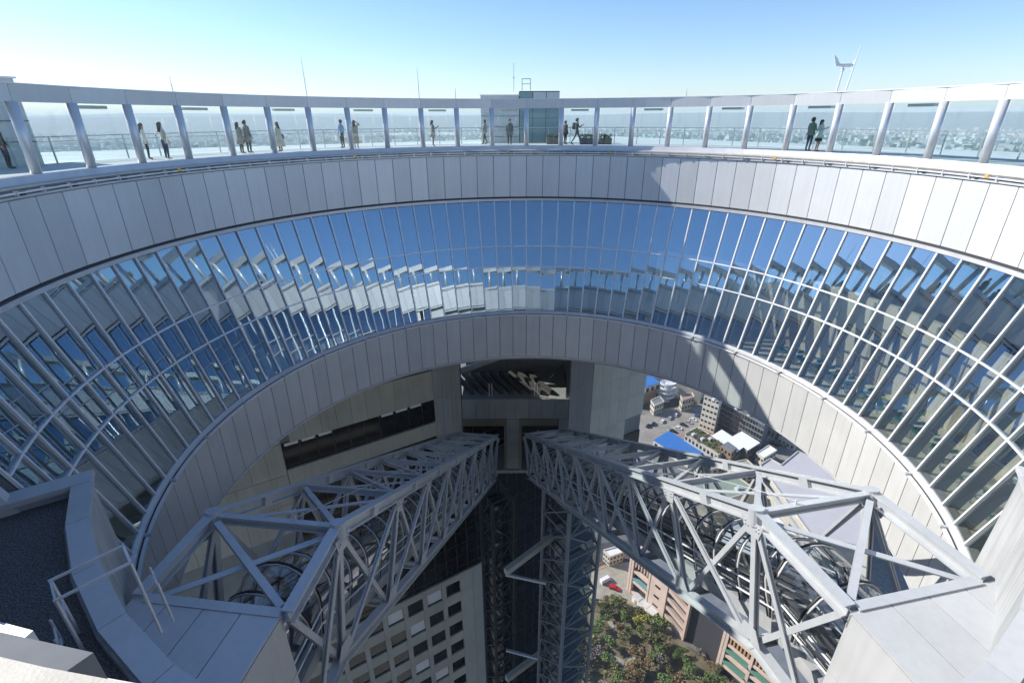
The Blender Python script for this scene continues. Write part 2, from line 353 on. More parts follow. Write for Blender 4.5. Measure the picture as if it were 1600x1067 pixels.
for i in range(NB):
    a = A0+i*DA; ac = a+DA/2
    if abs(amod(a-camaz)) > DA*.9: spin('column', colm, a, obs)   # the viewer's bay is three bays wide and free of columns
    spin('header_panel', hm, ac, hd)
    if abs(amod(ac-camaz)) > DA*1.3: spin('gallery_pane', dpm, ac, obs)
    if i % 2 == 1: spin('ceiling_lamp', lfm, ac, hd)
mb = MB(); mb.ringband([(17.95,-1.80),(17.95,-2.3),(22.4,-2.3),(22.4,-1.80)], 0, TWO, 192); part('gallery_floor', mb, M['deck'], obs)

# --- rooms behind the glass
mb = MB(); mb.ringband([(15.35,-12.86),(15.35,-13.0),(21.5,-13.0),(21.5,-12.86)], -NEAR, NEAR, 120); part('room_floor', mb, M['carpet'], obs)
mb = MB(); mb.ringband([(17.65,-5.2),(17.65,-5.4),(21.5,-5.4),(21.5,-5.2)], -NEAR, NEAR, 120); part('room_ceiling', mb, mat('room_shade', (.07, .07, .07), .8), obs)  # ceiling colour darkened to pass for an unlit room
mb = MB(); mb.ringband([(19.6,-5.42),(19.6,-12.85),(19.9,-12.85),(19.9,-5.42)], -NEAR, R_(30), 70); part('room_wall', mb, mat('room_wall_shade', (.10, .095, .085), .7, var=.2, scale=.5), obs)  # unlit rooms: shade put into the wall colour, cream only where sunlit
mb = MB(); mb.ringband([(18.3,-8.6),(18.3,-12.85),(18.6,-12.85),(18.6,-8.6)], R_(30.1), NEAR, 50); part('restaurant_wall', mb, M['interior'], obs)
mb = MB(); mb.ringband([(19.6,-5.42),(19.6,-8.58),(19.9,-8.58),(19.9,-5.42)], R_(30.1), NEAR, 50); part('room_wall', mb, bpy.data.materials['room_wall_shade'], obs)  # same shade-darkened colour above the cream wall
dm_ = MB(); dm_.box((0, 18.27, -11.7), (.95, .05, 2.2)); dmm = dm_.mesh('room_door', mat('door_tan', (.50, .44, .32), .6))
wdm = MB(); wdm.box((0, 18.27, -10.4), (.10, .06, 3.4)); wdm = wdm.mesh('wall_pilaster', mat('pilaster_grey', (.40, .42, .42), .6))
for k in range(16): spin('pilaster', wdm, R_(36+5.3*k), obs)
for k in range(5): spin('room_door', dmm, R_(44+15.9*k), obs)
for s_ in (-1, 1):
    mb = MB(); mb.ringband([(15.2,-13.0),(17.5,-5.4),(19.59,-5.42),(19.59,-12.84)], s_*NEAR-.01, s_*NEAR+.01, 1); part('end_wall', mb, M['whitewall'], obs)

# --- body of the building round the atrium: roof, soffit, outer walls (square plan)
def sq(a, hu=31, hn=31):
    d = Vector((math.sin(a), math.cos(a), 0)); return min(hu/max(1e-6, abs(d.dot(U))), hn/max(1e-6, abs(d.dot(NV))))
def annulus(Rin, z, zt, wall=False):
    mb = MB(); n = 192; vs = []; fs = []
    for i in range(n):
        a = TWO*i/n; vs += [pol(Rin, a, z), pol(sq(a), a, z), pol(sq(a), a, zt), pol(Rin, a, zt)]
    for i in range(n):
        j = (i+1) % n
        for k in range(4): fs.append((i*4+k, j*4+k, j*4+(k+1)%4, i*4+(k+1)%4))
    mb.add(vs, fs); return mb
part('roof', annulus(22.6, -2.1, -1.98), M['roofwhite'], obs)
part('soffit', annulus(15.5, -16.9, -16.55), M['body'], obs)
mb = MB(); vs = []; fs = []; n = 192
for i in range(n): a = TWO*i/n; vs += [pol(sq(a)-.05, a, -16.5), pol(sq(a)-.05, a, -2.15)]
mb.add(vs, [(2*i, 2*((i+1)%n), 2*((i+1)%n)+1, 2*i+1) for i in range(n)]); part('outer_wall', mb, M['body'], obs)

# --- flat gravel roof on the near side with its parapet
mb = MB(); mb.ringband([(14.95,-9.35),(14.95,-9.15),(18.1,-9.15),(18.1,-9.35)], NEAR, TWO-NEAR, 96); part('gravel_roof', mb, M['gravel'], obs)
mb = MB(); mb.ringband([(17.75,-5.4),(17.75,-9.16),(18.1,-9.16),(18.1,-5.4)], NEAR, TWO-NEAR, 96); part('back_wall', mb, M['whitewall'], obs)
NPAR = 16; da = (TWO-2*NEAR)/NPAR
pf = facet(14.86, -8.88, 14.86, -13.1, .01, .06, .008, half=da/2).mesh('parapet_panel', mat('parapet_shade_grey', (.46, .47, .47), .5, var=.1, scale=.8, objvar=.1, streak=.2))  # darker than the coping: shade on the face put into its grey
mb = MB(); mb.ringband([(14.93,-8.9),(14.93,-13.1),(15.2,-13.1),(15.2,-8.9)], NEAR, TWO-NEAR, 96); pw_ = part('parapet', mb, M['dark'], obs)
cp_ = MB(); hh = da/2; q = []
for z in (-8.88, -8.76):
    for R, sg in ((14.78,-1),(14.78,1),(15.24,1),(15.24,-1)): q.append(Vector((sg*(R*math.sin(hh)-.008), R*math.cos(hh), z)))
cp_.hexa(q); cpm = cp_.mesh('coping_panel', M['boxpanel'])
ins = MB(); q = []
for z in (-9.2, -8.89):
    for R, sg in ((15.20,-1),(15.20,1),(15.30,1),(15.30,-1)): q.append(Vector((sg*(R*math.sin(hh)), R*math.cos(hh), z)))
ins.hexa(q); insm = ins.mesh('upstand', M['grey'])
for i in range(NPAR):
    a = NEAR+(i+.5)*da
    spin('panel', pf, a, pw_); spin('coping_panel', cpm, a, pw_); spin('upstand', insm, a, pw_)
for s_ in (-1, 1):
    a = s_*NEAR; mb = MB(); mb.beam(pol(14.8, a, -8.82), pol(18.0, a, -8.82), .55, .16); mb.beam(pol(14.9, a, -9.05), pol(18.0, a, -9.05), .25, .3)
    part('end_parapet', mb, M['boxpanel'], obs)

# ------------------------------------------------------------------ outer handrail of the gallery
hr = thing('handrail', 'glass balustrade with metal handrail around the outer edge of the gallery', 'handrail', (0, 0, -1.8))
mb = MB(); mb.ringband([(22.0,-.72),(22.0,-.67),(22.06,-.67),(22.06,-.72)], 0, TWO, 192); part('rail', mb, M['railmetal'], hr)
mb = MB(); mb.ringband([(22.0,-.90),(22.0,-.87),(22.03,-.87),(22.03,-.90)], 0, TWO, 192); part('rail', mb, M['railmetal'], hr)
NR = 84; hp = MB(); hp.box((0, 22.03, -1.24), (.05, .05, 1.1)); hpm = hp.mesh('post', M['railmetal'])
hg = MB(); hg.box((0, 22.03*math.cos(math.pi/NR), -1.33), (2*22.03*math.sin(math.pi/NR)-.09, .015, .82)); hgm = hg.mesh('glass', M['railpane'])
for i in range(NR): spin('post', hpm, TWO*i/NR, hr); spin('pane', hgm, TWO*(i+.5)/NR, hr)

# ================================================================== escalator trusses
SL = R_(30.73); L1, LP, TH, TW = 5.535, 4.531, 4.356, 4.2
def escalator(K, az, naz, L2, side, label):
    K = Vector(K); sa, ca = math.sin(az), math.cos(az); ss, cs = math.sin(SL), math.cos(SL)
    dv = Vector((sa*cs, ca*cs, -ss)); nv = Vector((-sa*ss, -ca*ss, -cs)); out = Vector((ca, -sa, 0))*side
    hv = Vector((math.sin(naz), math.cos(naz), 0)); mit = (nv+Vector((0,0,-1))).normalized()/math.cos(SL/2)
    S_ = [-L2, 0]+[L1+LP*i for i in range(8)]
    def fr(s):
        if s < -1e-6: return K+hv*s, Vector((0,0,-1))
        if s < 1e-6: return K, mit
        return K+dv*s, nv
    def P(s, lat, dep): b, n = fr(s); return b+out*lat+n*dep
    root = thing('escalator_bridge', label, 'escalator', P(-L2, TW/2, TH))
    def mem(name, a, b, w, h, up, H=True):
        m = MB(); (m.hbeam if H else m.beam)(a, b, w, h, up); return part(name, m, M['steel'], root)
    n = len(S_)
    up_t = -nv
    for i in range(n):
        s = S_[i]; k = .36 if i < 3 else .32
        ti, to, bi, bo = P(s,0,0), P(s,TW,0), P(s,0,TH), P(s,TW,TH)
        upv = -fr(s)[1].normalized()
        sh = out*.19
        mem('cross_beam', ti+sh, to-sh, .26, .26, upv); mem('cross_beam', bi+sh, bo-sh, .26, .3, upv)
        dn = fr(s)[1].normalized()*.2
        if i > 0:
            for a, b in ((ti, bi), (to, bo)): mem('post', a+dn, b-dn, .22, .2, out)
        if i+1 < n:
            s2 = S_[i+1]; tj, uj, bj, cj = P(s2,0,0), P(s2,TW,0), P(s2,0,TH), P(s2,TW,TH)
            d = (tj-ti).normalized()*.0
            for a, b in ((ti, tj), (to, uj)):
                c = mem('top_chord', a, b, .32, .42, upv)
            for a, b in ((bi, bj), (bo, cj)): mem('bottom_chord', a, b, .32, .40, upv)
            def sh2(a, b, t=.06): return a.lerp(b, t), b.lerp(a, t)
            # crossed braces: the second of each pair runs a little behind the first
            for off, (q1, q2, q3, q4) in ((out*side*0+out*.0, (ti, bj, tj, bi)), (out*0, (to, cj, uj, bo))):
                a, b = sh2(q1, q2); mem('side_brace', a+out*.07, b+out*.07, .18, .13, out)
                a, b = sh2(q3, q4); mem('side_brace', a-out*.07, b-out*.07, .18, .13, out)
            a, b = sh2(ti, uj, .07); mem('top_brace', a-upv*.02, b-upv*.02, .2, .2, upv)
            a, b = sh2(to, tj, .07); mem('top_brace', a-upv*.15, b-upv*.15, .2, .045, upv, False)
    for i in range(1, n):
        s = S_[i]; fn = fr(s)[1].normalized(); al = dv if i > 1 else (dv+hv).normalized()
        for lat, sg in ((0, -1), (TW, 1)):
            m = MB(); c = P(s, lat, 0)+fn*.34+out*sg*.13; m.hexa([c+al*a_+fn*b_+out*sg*o_ for o_ in (0, .03) for a_, b_ in ((-.5,-.16),(.5,-.16),(.28,.34),(-.28,.34))])
            for a_ in (-.3, -.18, .18, .3):
                for b_ in (-.06, .06): q = c+al*a_+fn*b_+out*sg*.03; m.beam(q, q+out*sg*.03, .05, .05)
            part('gusset', m, M['steel'], root)
            m = MB(); c = P(s, lat, TH)-fn*.34+out*sg*.13; m.hexa([c+al*a_+fn*b_+out*sg*o_ for o_ in (0, .03) for a_, b_ in ((-.5,.16),(.5,.16),(.28,-.34),(-.28,-.34))]); part('gusset', m, M['steel'], root)
        m = MB(); q = P(s, TW*.33, -.2); m.tube([P(s, TW*.33, .12), q, q-fn*.0+Vector((0,0,.12))], .03, 6); part('cable_post', m, M['sill'], root)
        if i+1 < n: m = MB(); m.tube([P(s, TW*.33, -.25), P(S_[i+1], TW*.33, -.25)], .014, 5); part('safety_cable', m, M['sill'], root)
    for lat in (0, TW):       # splice plates on the chords
        for i in range(1, n-1):
            sm_ = (S_[i]+S_[i+1])/2; m = MB(); m.beam(P(sm_-.22, lat, 0), P(sm_+.22, lat, 0), .33, .432, -nv); part('splice', m, M['steel'], root)
    # gusset plates at the knee, rounded node drum
    for lat in (0, TW):
        m = MB(); m.tube([P(0, lat, -.24), P(0, lat, .30)], .24, 16); part('node', m, M['steel'], root)
    # glazed tube: casing, hoops, glass shells
    hw, wall, dep = 1.42, .95, 3.75
    sec = [(-hw, 0), (-hw, wall)]+[(-hw*math.cos(math.pi*k/12), wall+hw*math.sin(math.pi*k/12)) for k in range(1, 12)]+[(hw, wall), (hw, 0)]
    def Q(s, p): return P(s, TW/2+p[0], dep-p[1])
    smax = S_[-1]+1.4
    hs = []; s = -L2
    while s < smax: hs.append(s); s += 1.5
    hs = sorted(set([h_ for h_ in hs if abs(h_) > .5]+[0.0]))
    for i, s in enumerate(hs):
        m = MB(); m.tube([Q(s, p) for p in sec], .04, 6); part('hoop', m, M['steel'], root, True)
        m = MB()
        b, nn = fr(s); along = (dv if s > 0 else hv)*.09
        m.tube([Q(s, p)+along for p in sec], .05, 6); part('gasket', m, M['gasket'], root, True)
        if i+1 < len(hs):
            m = MB(); s2 = hs[i+1]; vs = [Q(s, p) for p in sec]+[Q(s2, p) for p in sec]; k = len(sec)
            m.add(vs, [(j, j+1, k+j+1, k+j) for j in range(k-1)]); part('tube_glass', m, M['tube'], root, True)
    m = MB()
    for a, b in ((-L2, 0), (0, smax)):
        q = []
        for s in (a, b): q += [Q(s, (-hw-.1, -.35)), Q(s, (hw+.1, -.35)), Q(s, (hw+.1, .12)), Q(s, (-hw-.1, .12))]
        m.hexa(q)
    cas = part('casing', m, M['trough'], root)
    m = MB()
    for lat in (-.62, .62):
        for a, b in ((-L2, 0), (0, smax)):
            q = []
            for s in (a, b): q += [Q(s, (lat-.5, .13)), Q(s, (lat+.5, .13)), Q(s, (lat+.5, .2)), Q(s, (lat-.5, .2))]
            m.hexa(q)
    part('steps', m, M['step'], cas)
    for lat in (-1.2, 0, 1.2):
        m = MB(); m.tube([Q(s, (lat, .95)) for s in (-L2, 0, smax)], .05, 6); part('handrail', m, M['blackmetal'], cas)
        m = MB(); m.tube([Q(s, (lat, .5)) for s in (-L2, 0, smax)], .03, 6); part('balustrade', m, M['railmetal'], cas)
    for lat in (-hw-.03, hw+.03):
        for hgt in (.5, .98):
            m = MB(); m.tube([Q(s, (lat, hgt)) for s in (-L2, 0, smax)], .035, 6); part('glazing_bar', m, M['frame'], root)
    # safety line along the top
    return root
KR = (6.448, -6.737, -11.323); KL = (-6.623, -6.934, -11.647)
esc_r = escalator(KR, R_(-11.39), R_(-13.9), 3.39, 1, 'sunlit steel escalator bridge climbing towards the right-hand white box')
esc_l = escalator(KL, R_(6.975), R_(6.5), 2.97, -1, 'shaded steel escalator bridge climbing towards the left-hand white box')

# ------------------------------------------------------------------ white boxes at the upper ends of the escalators
def end_box(front_in, front_out, zt, label):
    a, b = Vector(front_in), Vector(front_out); d = (b-a).normalized(); back = Vector((-d.y, d.x, 0))
    if back.y > 0: back = -back
    dep = 6.2; base = (a+b)/2+back*dep/2
    root = thing('entrance_box', label, 'box', (base.x, base.y, zt-4.6)); n = 4; w = (b-a).length
    core = MB(); c = [a+d*.07+back*.07, b-d*.07+back*.07, b-d*.07+back*dep, a+d*.07+back*dep]; core.prism([(p.x, p.y) for p in c], zt-4.6, zt-.06)
    core = part('core', core, M['dark'], root)
    for i in range(n):                      # roof sheets
        m = MB(); p0, p1 = a+d*(w*i/n+.012), a+d*(w*(i+1)/n-.012)
        m.prism([(p.x, p.y) for p in (p0, p1, p1+back*dep, p0+back*dep)], zt-.055, zt+.0); part('roof_sheet', m, M['boxpanel'], root)
    for (p, q, nn) in ((a, a+back*dep, 3), (b, b+back*dep, 3)):
        dd = (q-p)/nn; o = (d if p is b else -d)*.0
        ins_ = d*.06 if p is a else -d*.06
        for i in range(nn):
            for j in range(2):
                m = MB(); e = dd.normalized()*.012; u0, u1 = p+dd*i+e, p+dd*(i+1)-e
                m.prism([(x.x, x.y) for x in (u0, u1, u1+ins_, u0+ins_)], zt-.07-2.2*(j+1)+.012, zt-.07-2.2*j-.012); part('side_panel', m, M['boxpanel'], root)
    m = MB(); m.prism([(x.x, x.y) for x in (a, b, b+back*.06, a+back*.06)], zt-.55, zt-.07); part('fascia', m, M['boxpanel'], root)
    return root, a, b, d, back
boxR = end_box((7.26, -10.1, 0), (11.75, -9.2, 0), -11.25, 'sunlit white panelled box at the top of the right escalator')
boxL = end_box((-7.11, -9.92, 0), (-11.25, -9.35, 0), -11.55, 'shaded white panelled box at the top of the left escalator')

# small white access stile over the left parapet
st = thing('access_stile', 'small white pipe-rail stile over the parapet beside the left box', 'stile', gp(165, 960, -9.1))
fx = (gp(205, 945, -8.8)-gp(150, 975, -8.8)); fx.z = 0; fx.normalize(); fy = Vector((-fx.y, fx.x, 0))
if fy.y < 0: fy = -fy
c0 = gp(170, 950, -8.8)
for s_ in (-.55, .55):
    for t_ in (-.3, .3):
        m = MB(); p = c0+fx*s_+fy*t_; m.beam(p+Vector((0,0,-.9)), p+Vector((0,0,1.1)), .045, .045); part('post', m, M['sill'], st)
for t_ in (-.3, .3):
    for z_ in (1.1,):
        m = MB(); m.beam(c0+fx*-.58+fy*t_+Vector((0,0,z_)), c0+fx*.58+fy*t_+Vector((0,0,z_)), .045, .045); part('rail', m, M['sill'], st)
for s_ in (-.55, .55):
    for z_ in (.55, 1.1):
        m = MB(); m.beam(c0+fx*s_-fy*.27+Vector((0,0,z_)), c0+fx*s_+fy*.27+Vector((0,0,z_)), .035, .035); part('rail', m, M['sill'], st)
    for k in range(3):
        m = MB(); m.beam(c0+fx*(s_*1.45)-fy*.28+Vector((0,0,.1-.3*k)), c0+fx*(s_*1.45)+fy*.28+Vector((0,0,.1-.3*k)), .035, .035); part('rung', m, M['sill'], st)
    m = MB(); m.beam(c0+fx*(s_*1.45)-fy*.28+Vector((0,0,.3)), c0+fx*(s_*1.45)-fy*.28+Vector((0,0,-.8)), .035, .035); part('stringer', m, M['sill'], st)
    m = MB(); m.beam(c0+fx*(s_*1.45)+fy*.28+Vector((0,0,.3)), c0+fx*(s_*1.45)+fy*.28+Vector((0,0,-.8)), .035, .035); part('stringer', m, M['sill'], st)

# ================================================================== the far tower below the ring
W0 = Vector((-8.8, 27, 0))
def wp(u, z, off=0, P0=W0): p = P0+U*u+NV*off; return Vector((p.x, p.y, z))
def slab(u0, u1, z0, z1, o0, o1, P0=W0):
    m = MB(); m.hexa([wp(u0,z0,o1,P0), wp(u1,z0,o1,P0), wp(u1,z0,o0,P0), wp(u0,z0,o0,P0), wp(u0,z1,o1,P0), wp(u1,z1,o1,P0), wp(u1,z1,o0,P0), wp(u0,z1,o0,P0)]); return m
tower = thing('far_tower', 'tall tower with beige panels, ribbon windows and dark curtain wall under the ring', 'building', wp(-8, GROUND, -8))
part('wall', slab(-36, 4.5, GROUND, -54.4, -14, -.3), M['grey'], tower)
part('core_wall', slab(-36, -.4, -54.38, -17.0, -14, -.3), M['grey'], tower)
# ribbon window zone: beige panel rows and dark strips
ribbon = [(-23.75, -27.2)]
pw1 = 1.46
for k in range(12):
    u1 = -.55-k*pw1*1.0
    if u1-pw1 < -15.9: break
    part('panel', slab(u1-pw1+.012, u1-.012, -27.2, -23.75, -.28, 0), M['concrete'], tower)
for k in range(13):
    u1 = -15.95-k*pw1
    for z0, z1 in ((-20.3,-17.1),(-23.7,-20.32),(-27.1,-23.72),(-30.5,-27.12),(-33.9,-30.52),(-37.3,-33.92)):
        part('panel', slab(u1-pw1+.012, u1-.012, z0+.012, z1-.012, -.28, 0), M['concrete'], tower)
for (z0, z1) in ((-23.73, -20.6), (-30.0, -27.22)):
    for k in range(10):
        u1 = -.6-k*1.53; part('ribbon_window', slab(u1-1.53+.03, u1-.03, z0, z1, -.27, -.2), M['blackglass'], tower)
    if z1 < -25:
        for k in (1, 2, 3, 7, 8, 9):
            part('blind', slab(-.6-k*1.53-1.3, -.6-k*1.53-.1, z1-.34, z1-.04, -.19, -.17), M['white'], tower)
part('band', slab(-15.9, 0, -31.75, -30.02, -.28, .05), M['concrete'], tower)
part('band', slab(-15.9, -.5, -20.58, -17.1, -.28, 0), M['concrete'], tower)
# black curtain wall with thin grid
cw = part('curtain_wall', slab(-15.9, 20, -54.36, -31.8, -.6, -.12), M['blackglass'], tower)
cw2 = part('curtain_wall', slab(4.55, 20, GROUND, -54.38, -.6, -.12), M['blackglass'], tower)
gridm = mat('grid_bronze', (.10, .085, .065), .4, .4)
for k in range(23):
    u = -14.4+k*1.5
    part('grid_bar', slab(u-.03, u+.03, -54.3 if u < 4.4 else -130, -32, -.11, -.05), gridm, cw)
for k in range(30):
    z = -33.6-k*1.93
    part('grid_rail', slab(-15.8 if z > -54 else 4.6, 19.9, z-.025, z+.025, -.115, -.06), gridm, cw)
# concrete lower facade: frame grid with recessed windows
colw, rowh = 2.62, 3.86
fac = part('facade', slab(-34, 4.5, GROUND, -54.42, -.29, -.25), M['grey'], tower)
part('parapet_band', slab(-34, 4.5, -54.42, -53.9, -.28, .12), M['concrete'], tower)
wm = None
for c in range(9):
    for r in range(10):
        ul = -1.2-colw*c; zt = -55.1-rowh*r
        part('window', slab(ul, ul+2.0, zt-2.15, zt, -.24, -.20), M['winglass'], fac)
        if c in (1, 2, 3) and r % 3 != 2 and (c+r) % 2: part('blind', slab(ul+.05, ul+1.95, zt-1.9, zt-.05, -.195, -.18), M['white'], fac)
# facade panels between the windows (each storey: spandrel strips and piers)
for r in range(11):
    zt = -55.1-rowh*r
    z1 = zt+(rowh-2.15) if r else -54.43
    for c in range(9):
        ul = -1.2-colw*c
        part('spandrel', slab(ul-.6, ul+1.99, zt+.01, z1-.01, -.24, 0), M['concrete'], fac)
        if r < 10: part('pier', slab(ul-.6, ul-.01, zt-2.14, zt-.0, -.24, .0), M['concrete'], fac)
    part('end_panel', slab(.82, 2.62, zt-2.14 if r < 10 else zt-2, z1-.01, -.24, 0), M['concrete'], fac)
    part('end_panel', slab(2.65, 4.48, zt-2.14 if r < 10 else zt-2, z1-.01, -.24, 0), M['concrete'], fac)

# the twin tower on the near side, below and behind the viewer
twin = thing('near_tower', 'twin tower below and behind the viewer, out of the picture', 'building', (NV*36+Vector((0, 0, GROUND))))
def tw(u0, u1, n0, n1, z0, z1):
    m = MB(); c = [U*a+NV*b for a, b in ((u0, n0), (u1, n0), (u1, n1), (u0, n1))]; m.prism([(p.x, p.y) for p in c], z0, z1); return m
part('wall', tw(-31, 31, 27.6, 44, GROUND, -17.0), M['grey'], twin)
for k in range(24): part('window_band', tw(-30, 30, 27.5, 27.59, -22-4*k-2.2, -22-4*k), M['winglass'], twin)

# ------------------------------------------------------------------ right-hand tower block
P1 = Vector((7.93, 30.0, 0)); 
rt = thing('panelled_tower', 'pale beige panelled tower corner above dark glass beside the car park', 'building', wp(5, -46, -6, P1))
part('wall', slab(0, 8.75, -46, -17, -12, -.3, P1), M['grey'], rt)
for k in range(6):
    for r in range(9):
        z1 = -18.6-r*3.1; u0 = k*1.44
        zl = -32.7-.35*0
        if z1-3.1 < -36 and k > 3: continue
        if r > 5 and k >= 4: continue
        part('panel', slab(u0+.012, u0+1.428, z1-3.088, z1-.012, -.28, 0, P1), M['lightconc'], rt)
for k in range(4):
    for r in range(3):
        z1 = -33.6-r*3.1-3.1
        if k < 0: continue
        part('glass_panel', slab(5.8+k*.74, 5.8+k*.74+.72, z1-3.06, z1, -.2, -.12, P1), M['winglass'], rt)

# ------------------------------------------------------------------ lobby block where both escalators start
lob = thing('escalator_lobby', 'grey panelled lobby block with two dark openings where the escalators start', 'building', (-.9, 28, -36.5))
Y = 26.0
m = MB(); m.box((-.85, Y+3.1, -27.2), (11.3, 6, .6)); part('roof_slab', m, M['grey'], lob)
m = MB(); m.box((-.85, Y+6.3, -31.9), (11.3, .5, 8.8)); part('back_wall', m, M['dark'], lob)
m = MB(); m.box((-.85, Y+.36, -28.2), (11.3, .5, 2.0)); part('lintel', m, M['dark'], lob)
for k in range(8):
    m = MB(); w = 11.3/8; m.box((-6.5+w*(k+.5), Y+.05, -28.05), (w-.025, .1, 2.4)); part('panel', m, M['grey'], lob)
for k in range(4):
    m = MB(); m.box((-1.12, Y+.05, -29.28-1.66*(k+.5)), (1.35, .1, 1.63)); part('panel', m, M['grey'], lob)
m = MB(); m.box((-1.12, Y+.6, -32.6), (1.3, .95, 6.6)); part('pier', m, M['dark'], lob)
for x in (-1.95, -.30):
    m = MB(); m.box((x, Y+.2, -32.7), (.25, .5, 6.8)); part('jamb', m, mat('bronze_trim', (.16, .14, .10), .5) if x < -1 else bpy.data.materials['bronze_trim'], lob)
m = MB(); m.box((4.3, Y+.05, -30.2), (1.0, .1, 1.8)); part('panel', m, M['grey'], lob)
m = MB(); m.box((-.85, Y+3.1, -36.4), (11.3, 6, .4)); part('floor_slab', m, M['grey'], lob)
# reveals of the two openings
for xa, xb in ((-6.5, -2.05), (-.2, 3.7)):
    m = MB(); m.box(((xa+xb)/2, Y+.3, -29.75), (xb-xa, .6, .9)); part('soffit_panel', m, bpy.data.materials['bronze_trim'], lob)
# terrace above: fins, pipe, screens, rail
for k in range(9):
    m = MB(); x = -5.4+k*1.05; m.beam((x, Y+1.0, -26.6), (x-2.4, Y+5.0, -26.4), .38, .5); part('roof_fin', m, M['trough_dark'], lob)
m = MB(); m.tube([(-8.6, Y+3.2, -25.9), (-3, Y+4.3, -24.2), (4.2, Y+5.6, -21.2)], .36, 12); part('pipe', m, M['steel'], lob)
m = MB(); m.box((-1.2, Y+6.0, -24.0), (1.9, 1.2, 1.6)); part('plant_unit', m, M['trough'], lob)
for x in (-3.6, -3.3, 1.2, 1.5):
    m = MB(); m.beam((x, Y+.7, -26.9), (x, Y+.7, -25.3), .06, .06); part('rail_post', m, M['frame'], lob)
for k in range(3):
    m = MB(); m.box((3.0+.7*k, Y+2.2+1.3*k, -26.1), (.06, 1.25, 1.3), 0, -.45); part('screen', m, M['railpane'], lob)
    m = MB(); m.box((3.0+.7*k, Y+2.2+1.3*k, -25.42), (.08, 1.3, .06), 0, -.45); part('screen_frame', m, M['blackmetal'], lob)
def wallpanels(root, a, b, z0, z1, n, r, matl):
    a, b = Vector(a), Vector(b); d = (b-a)/n; nn = Vector((d.y, -d.x, 0)).normalized()
    m = MB(); m.prism([(p.x, p.y) for p in (a-nn*.2, b-nn*.2, b-nn*.5, a-nn*.5)], z0, z1); part('wall', m, M['dark'], root)
    h = (z1-z0)/r
    for i in range(n):
        for j in range(r):
            e = d.normalized()*.012; p, q = a+d*i+e, a+d*(i+1)-e; m = MB()
            m.prism([(x.x, x.y) for x in (p, q, q-nn*.18, p-nn*.18)], z0+h*j+.012, z0+h*(j+1)-.012); part('panel', m, matl, root)
wallpanels(lob, (-9.5, 26.5, 0), (-6.55, 26.02, 0), -36.5, -17, 3, 4, M['grey'])
wallpanels(lob, (-6.6, 33.0, 0), (8.0, 33.0, 0), -36.5, -17, 9, 4, M['grey'])
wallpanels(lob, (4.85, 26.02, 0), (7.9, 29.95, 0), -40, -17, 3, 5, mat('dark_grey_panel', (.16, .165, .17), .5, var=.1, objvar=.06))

# ------------------------------------------------------------------ lattice lift shafts
def shaft(cx, cy, ztop, s, label, steelm):
    root = thing('lift_shaft', label, 'lift shaft', (cx, cy, GROUND)); c = Vector((cx, cy, 0))
    cor = [c+(U*i+NV*j)*s/2 for i, j in ((-1,-1),(1,-1),(1,1),(-1,1))]
    for p in cor:
        m = MB(); m.beam((p.x, p.y, GROUND), (p.x, p.y, ztop), .28, .28, NV); part('leg', m, steelm, root)
    step = 3.2; nlev = 26
    for k in range(nlev):
        z1 = ztop-k*step; z0 = z1-step
        for i in range(4):
            a, b = cor[i], cor[(i+1) % 4]; e = (b-a).normalized()*.16
            m = MB(); m.beam((a+e)+Vector((0,0,z1)), (b-e)+Vector((0,0,z1)), .16, .16); part('tie', m, steelm, root)
            a2, b2 = ((a+e)+Vector((0,0,z1)), (b-e)+Vector((0,0,z0)))
            if k % 2 and i % 2 == 0: a2, b2 = ((b-e)+Vector((0,0,z1)), (a+e)+Vector((0,0,z0)))
            m = MB(); m.beam(a2, b2, .11, .11); part('brace', m, steelm, root)
    m = MB(); q = [c+(U*i+NV*j)*(s/2-.35) for i, j in ((-1,-1),(1,-1),(1,1),(-1,1))]
    m.prism([(p.x, p.y) for p in q], GROUND+1, ztop-1); part('glass_lining', m, M['shaftglass'], root)
    for k in range(24):
        m = MB(); z = ztop-2.2-k*3.2; m.prism([(p.x, p.y) for p in [c+(U*i+NV*j)*(s/2-.31) for i, j in ((-1,-1),(1,-1),(1,1),(-1,1))]], z-.05, z+.05); part('glazing_ring', m, steelm, root)
    return root
M['shaftglass'] = glass('shaft_glass', (.30, .36, .36), .16, .9)
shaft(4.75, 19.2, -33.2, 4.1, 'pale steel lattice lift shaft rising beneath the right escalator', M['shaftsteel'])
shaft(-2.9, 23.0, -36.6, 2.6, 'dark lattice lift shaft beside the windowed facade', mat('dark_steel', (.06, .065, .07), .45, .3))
ties = [((787, 893), (905, 806), -39.0, .5), ((787, 897), (850, 911), -44, .22), ((787, 1060), (842, 1020), -62, .6), ((787, 1015), (842, 1030), -60, .25)]
names = ['upper concrete tie beam between dark glass wall and pale lift shaft', 'upper thin diagonal strut beside pale lift shaft', 'lower concrete tie beam between dark glass wall and pale lift shaft', 'lower thin strut beside pale lift shaft']
for (a, b, z, w), nm in zip(ties, names):
    m = MB(); m.beam(gp(*a, z), gp(*b, z), w, w*1.3); tag(obj('tie_beam', m.mesh('tie_beam', M['concrete'] if w > .4 else M['steel'])), nm, 'beam')

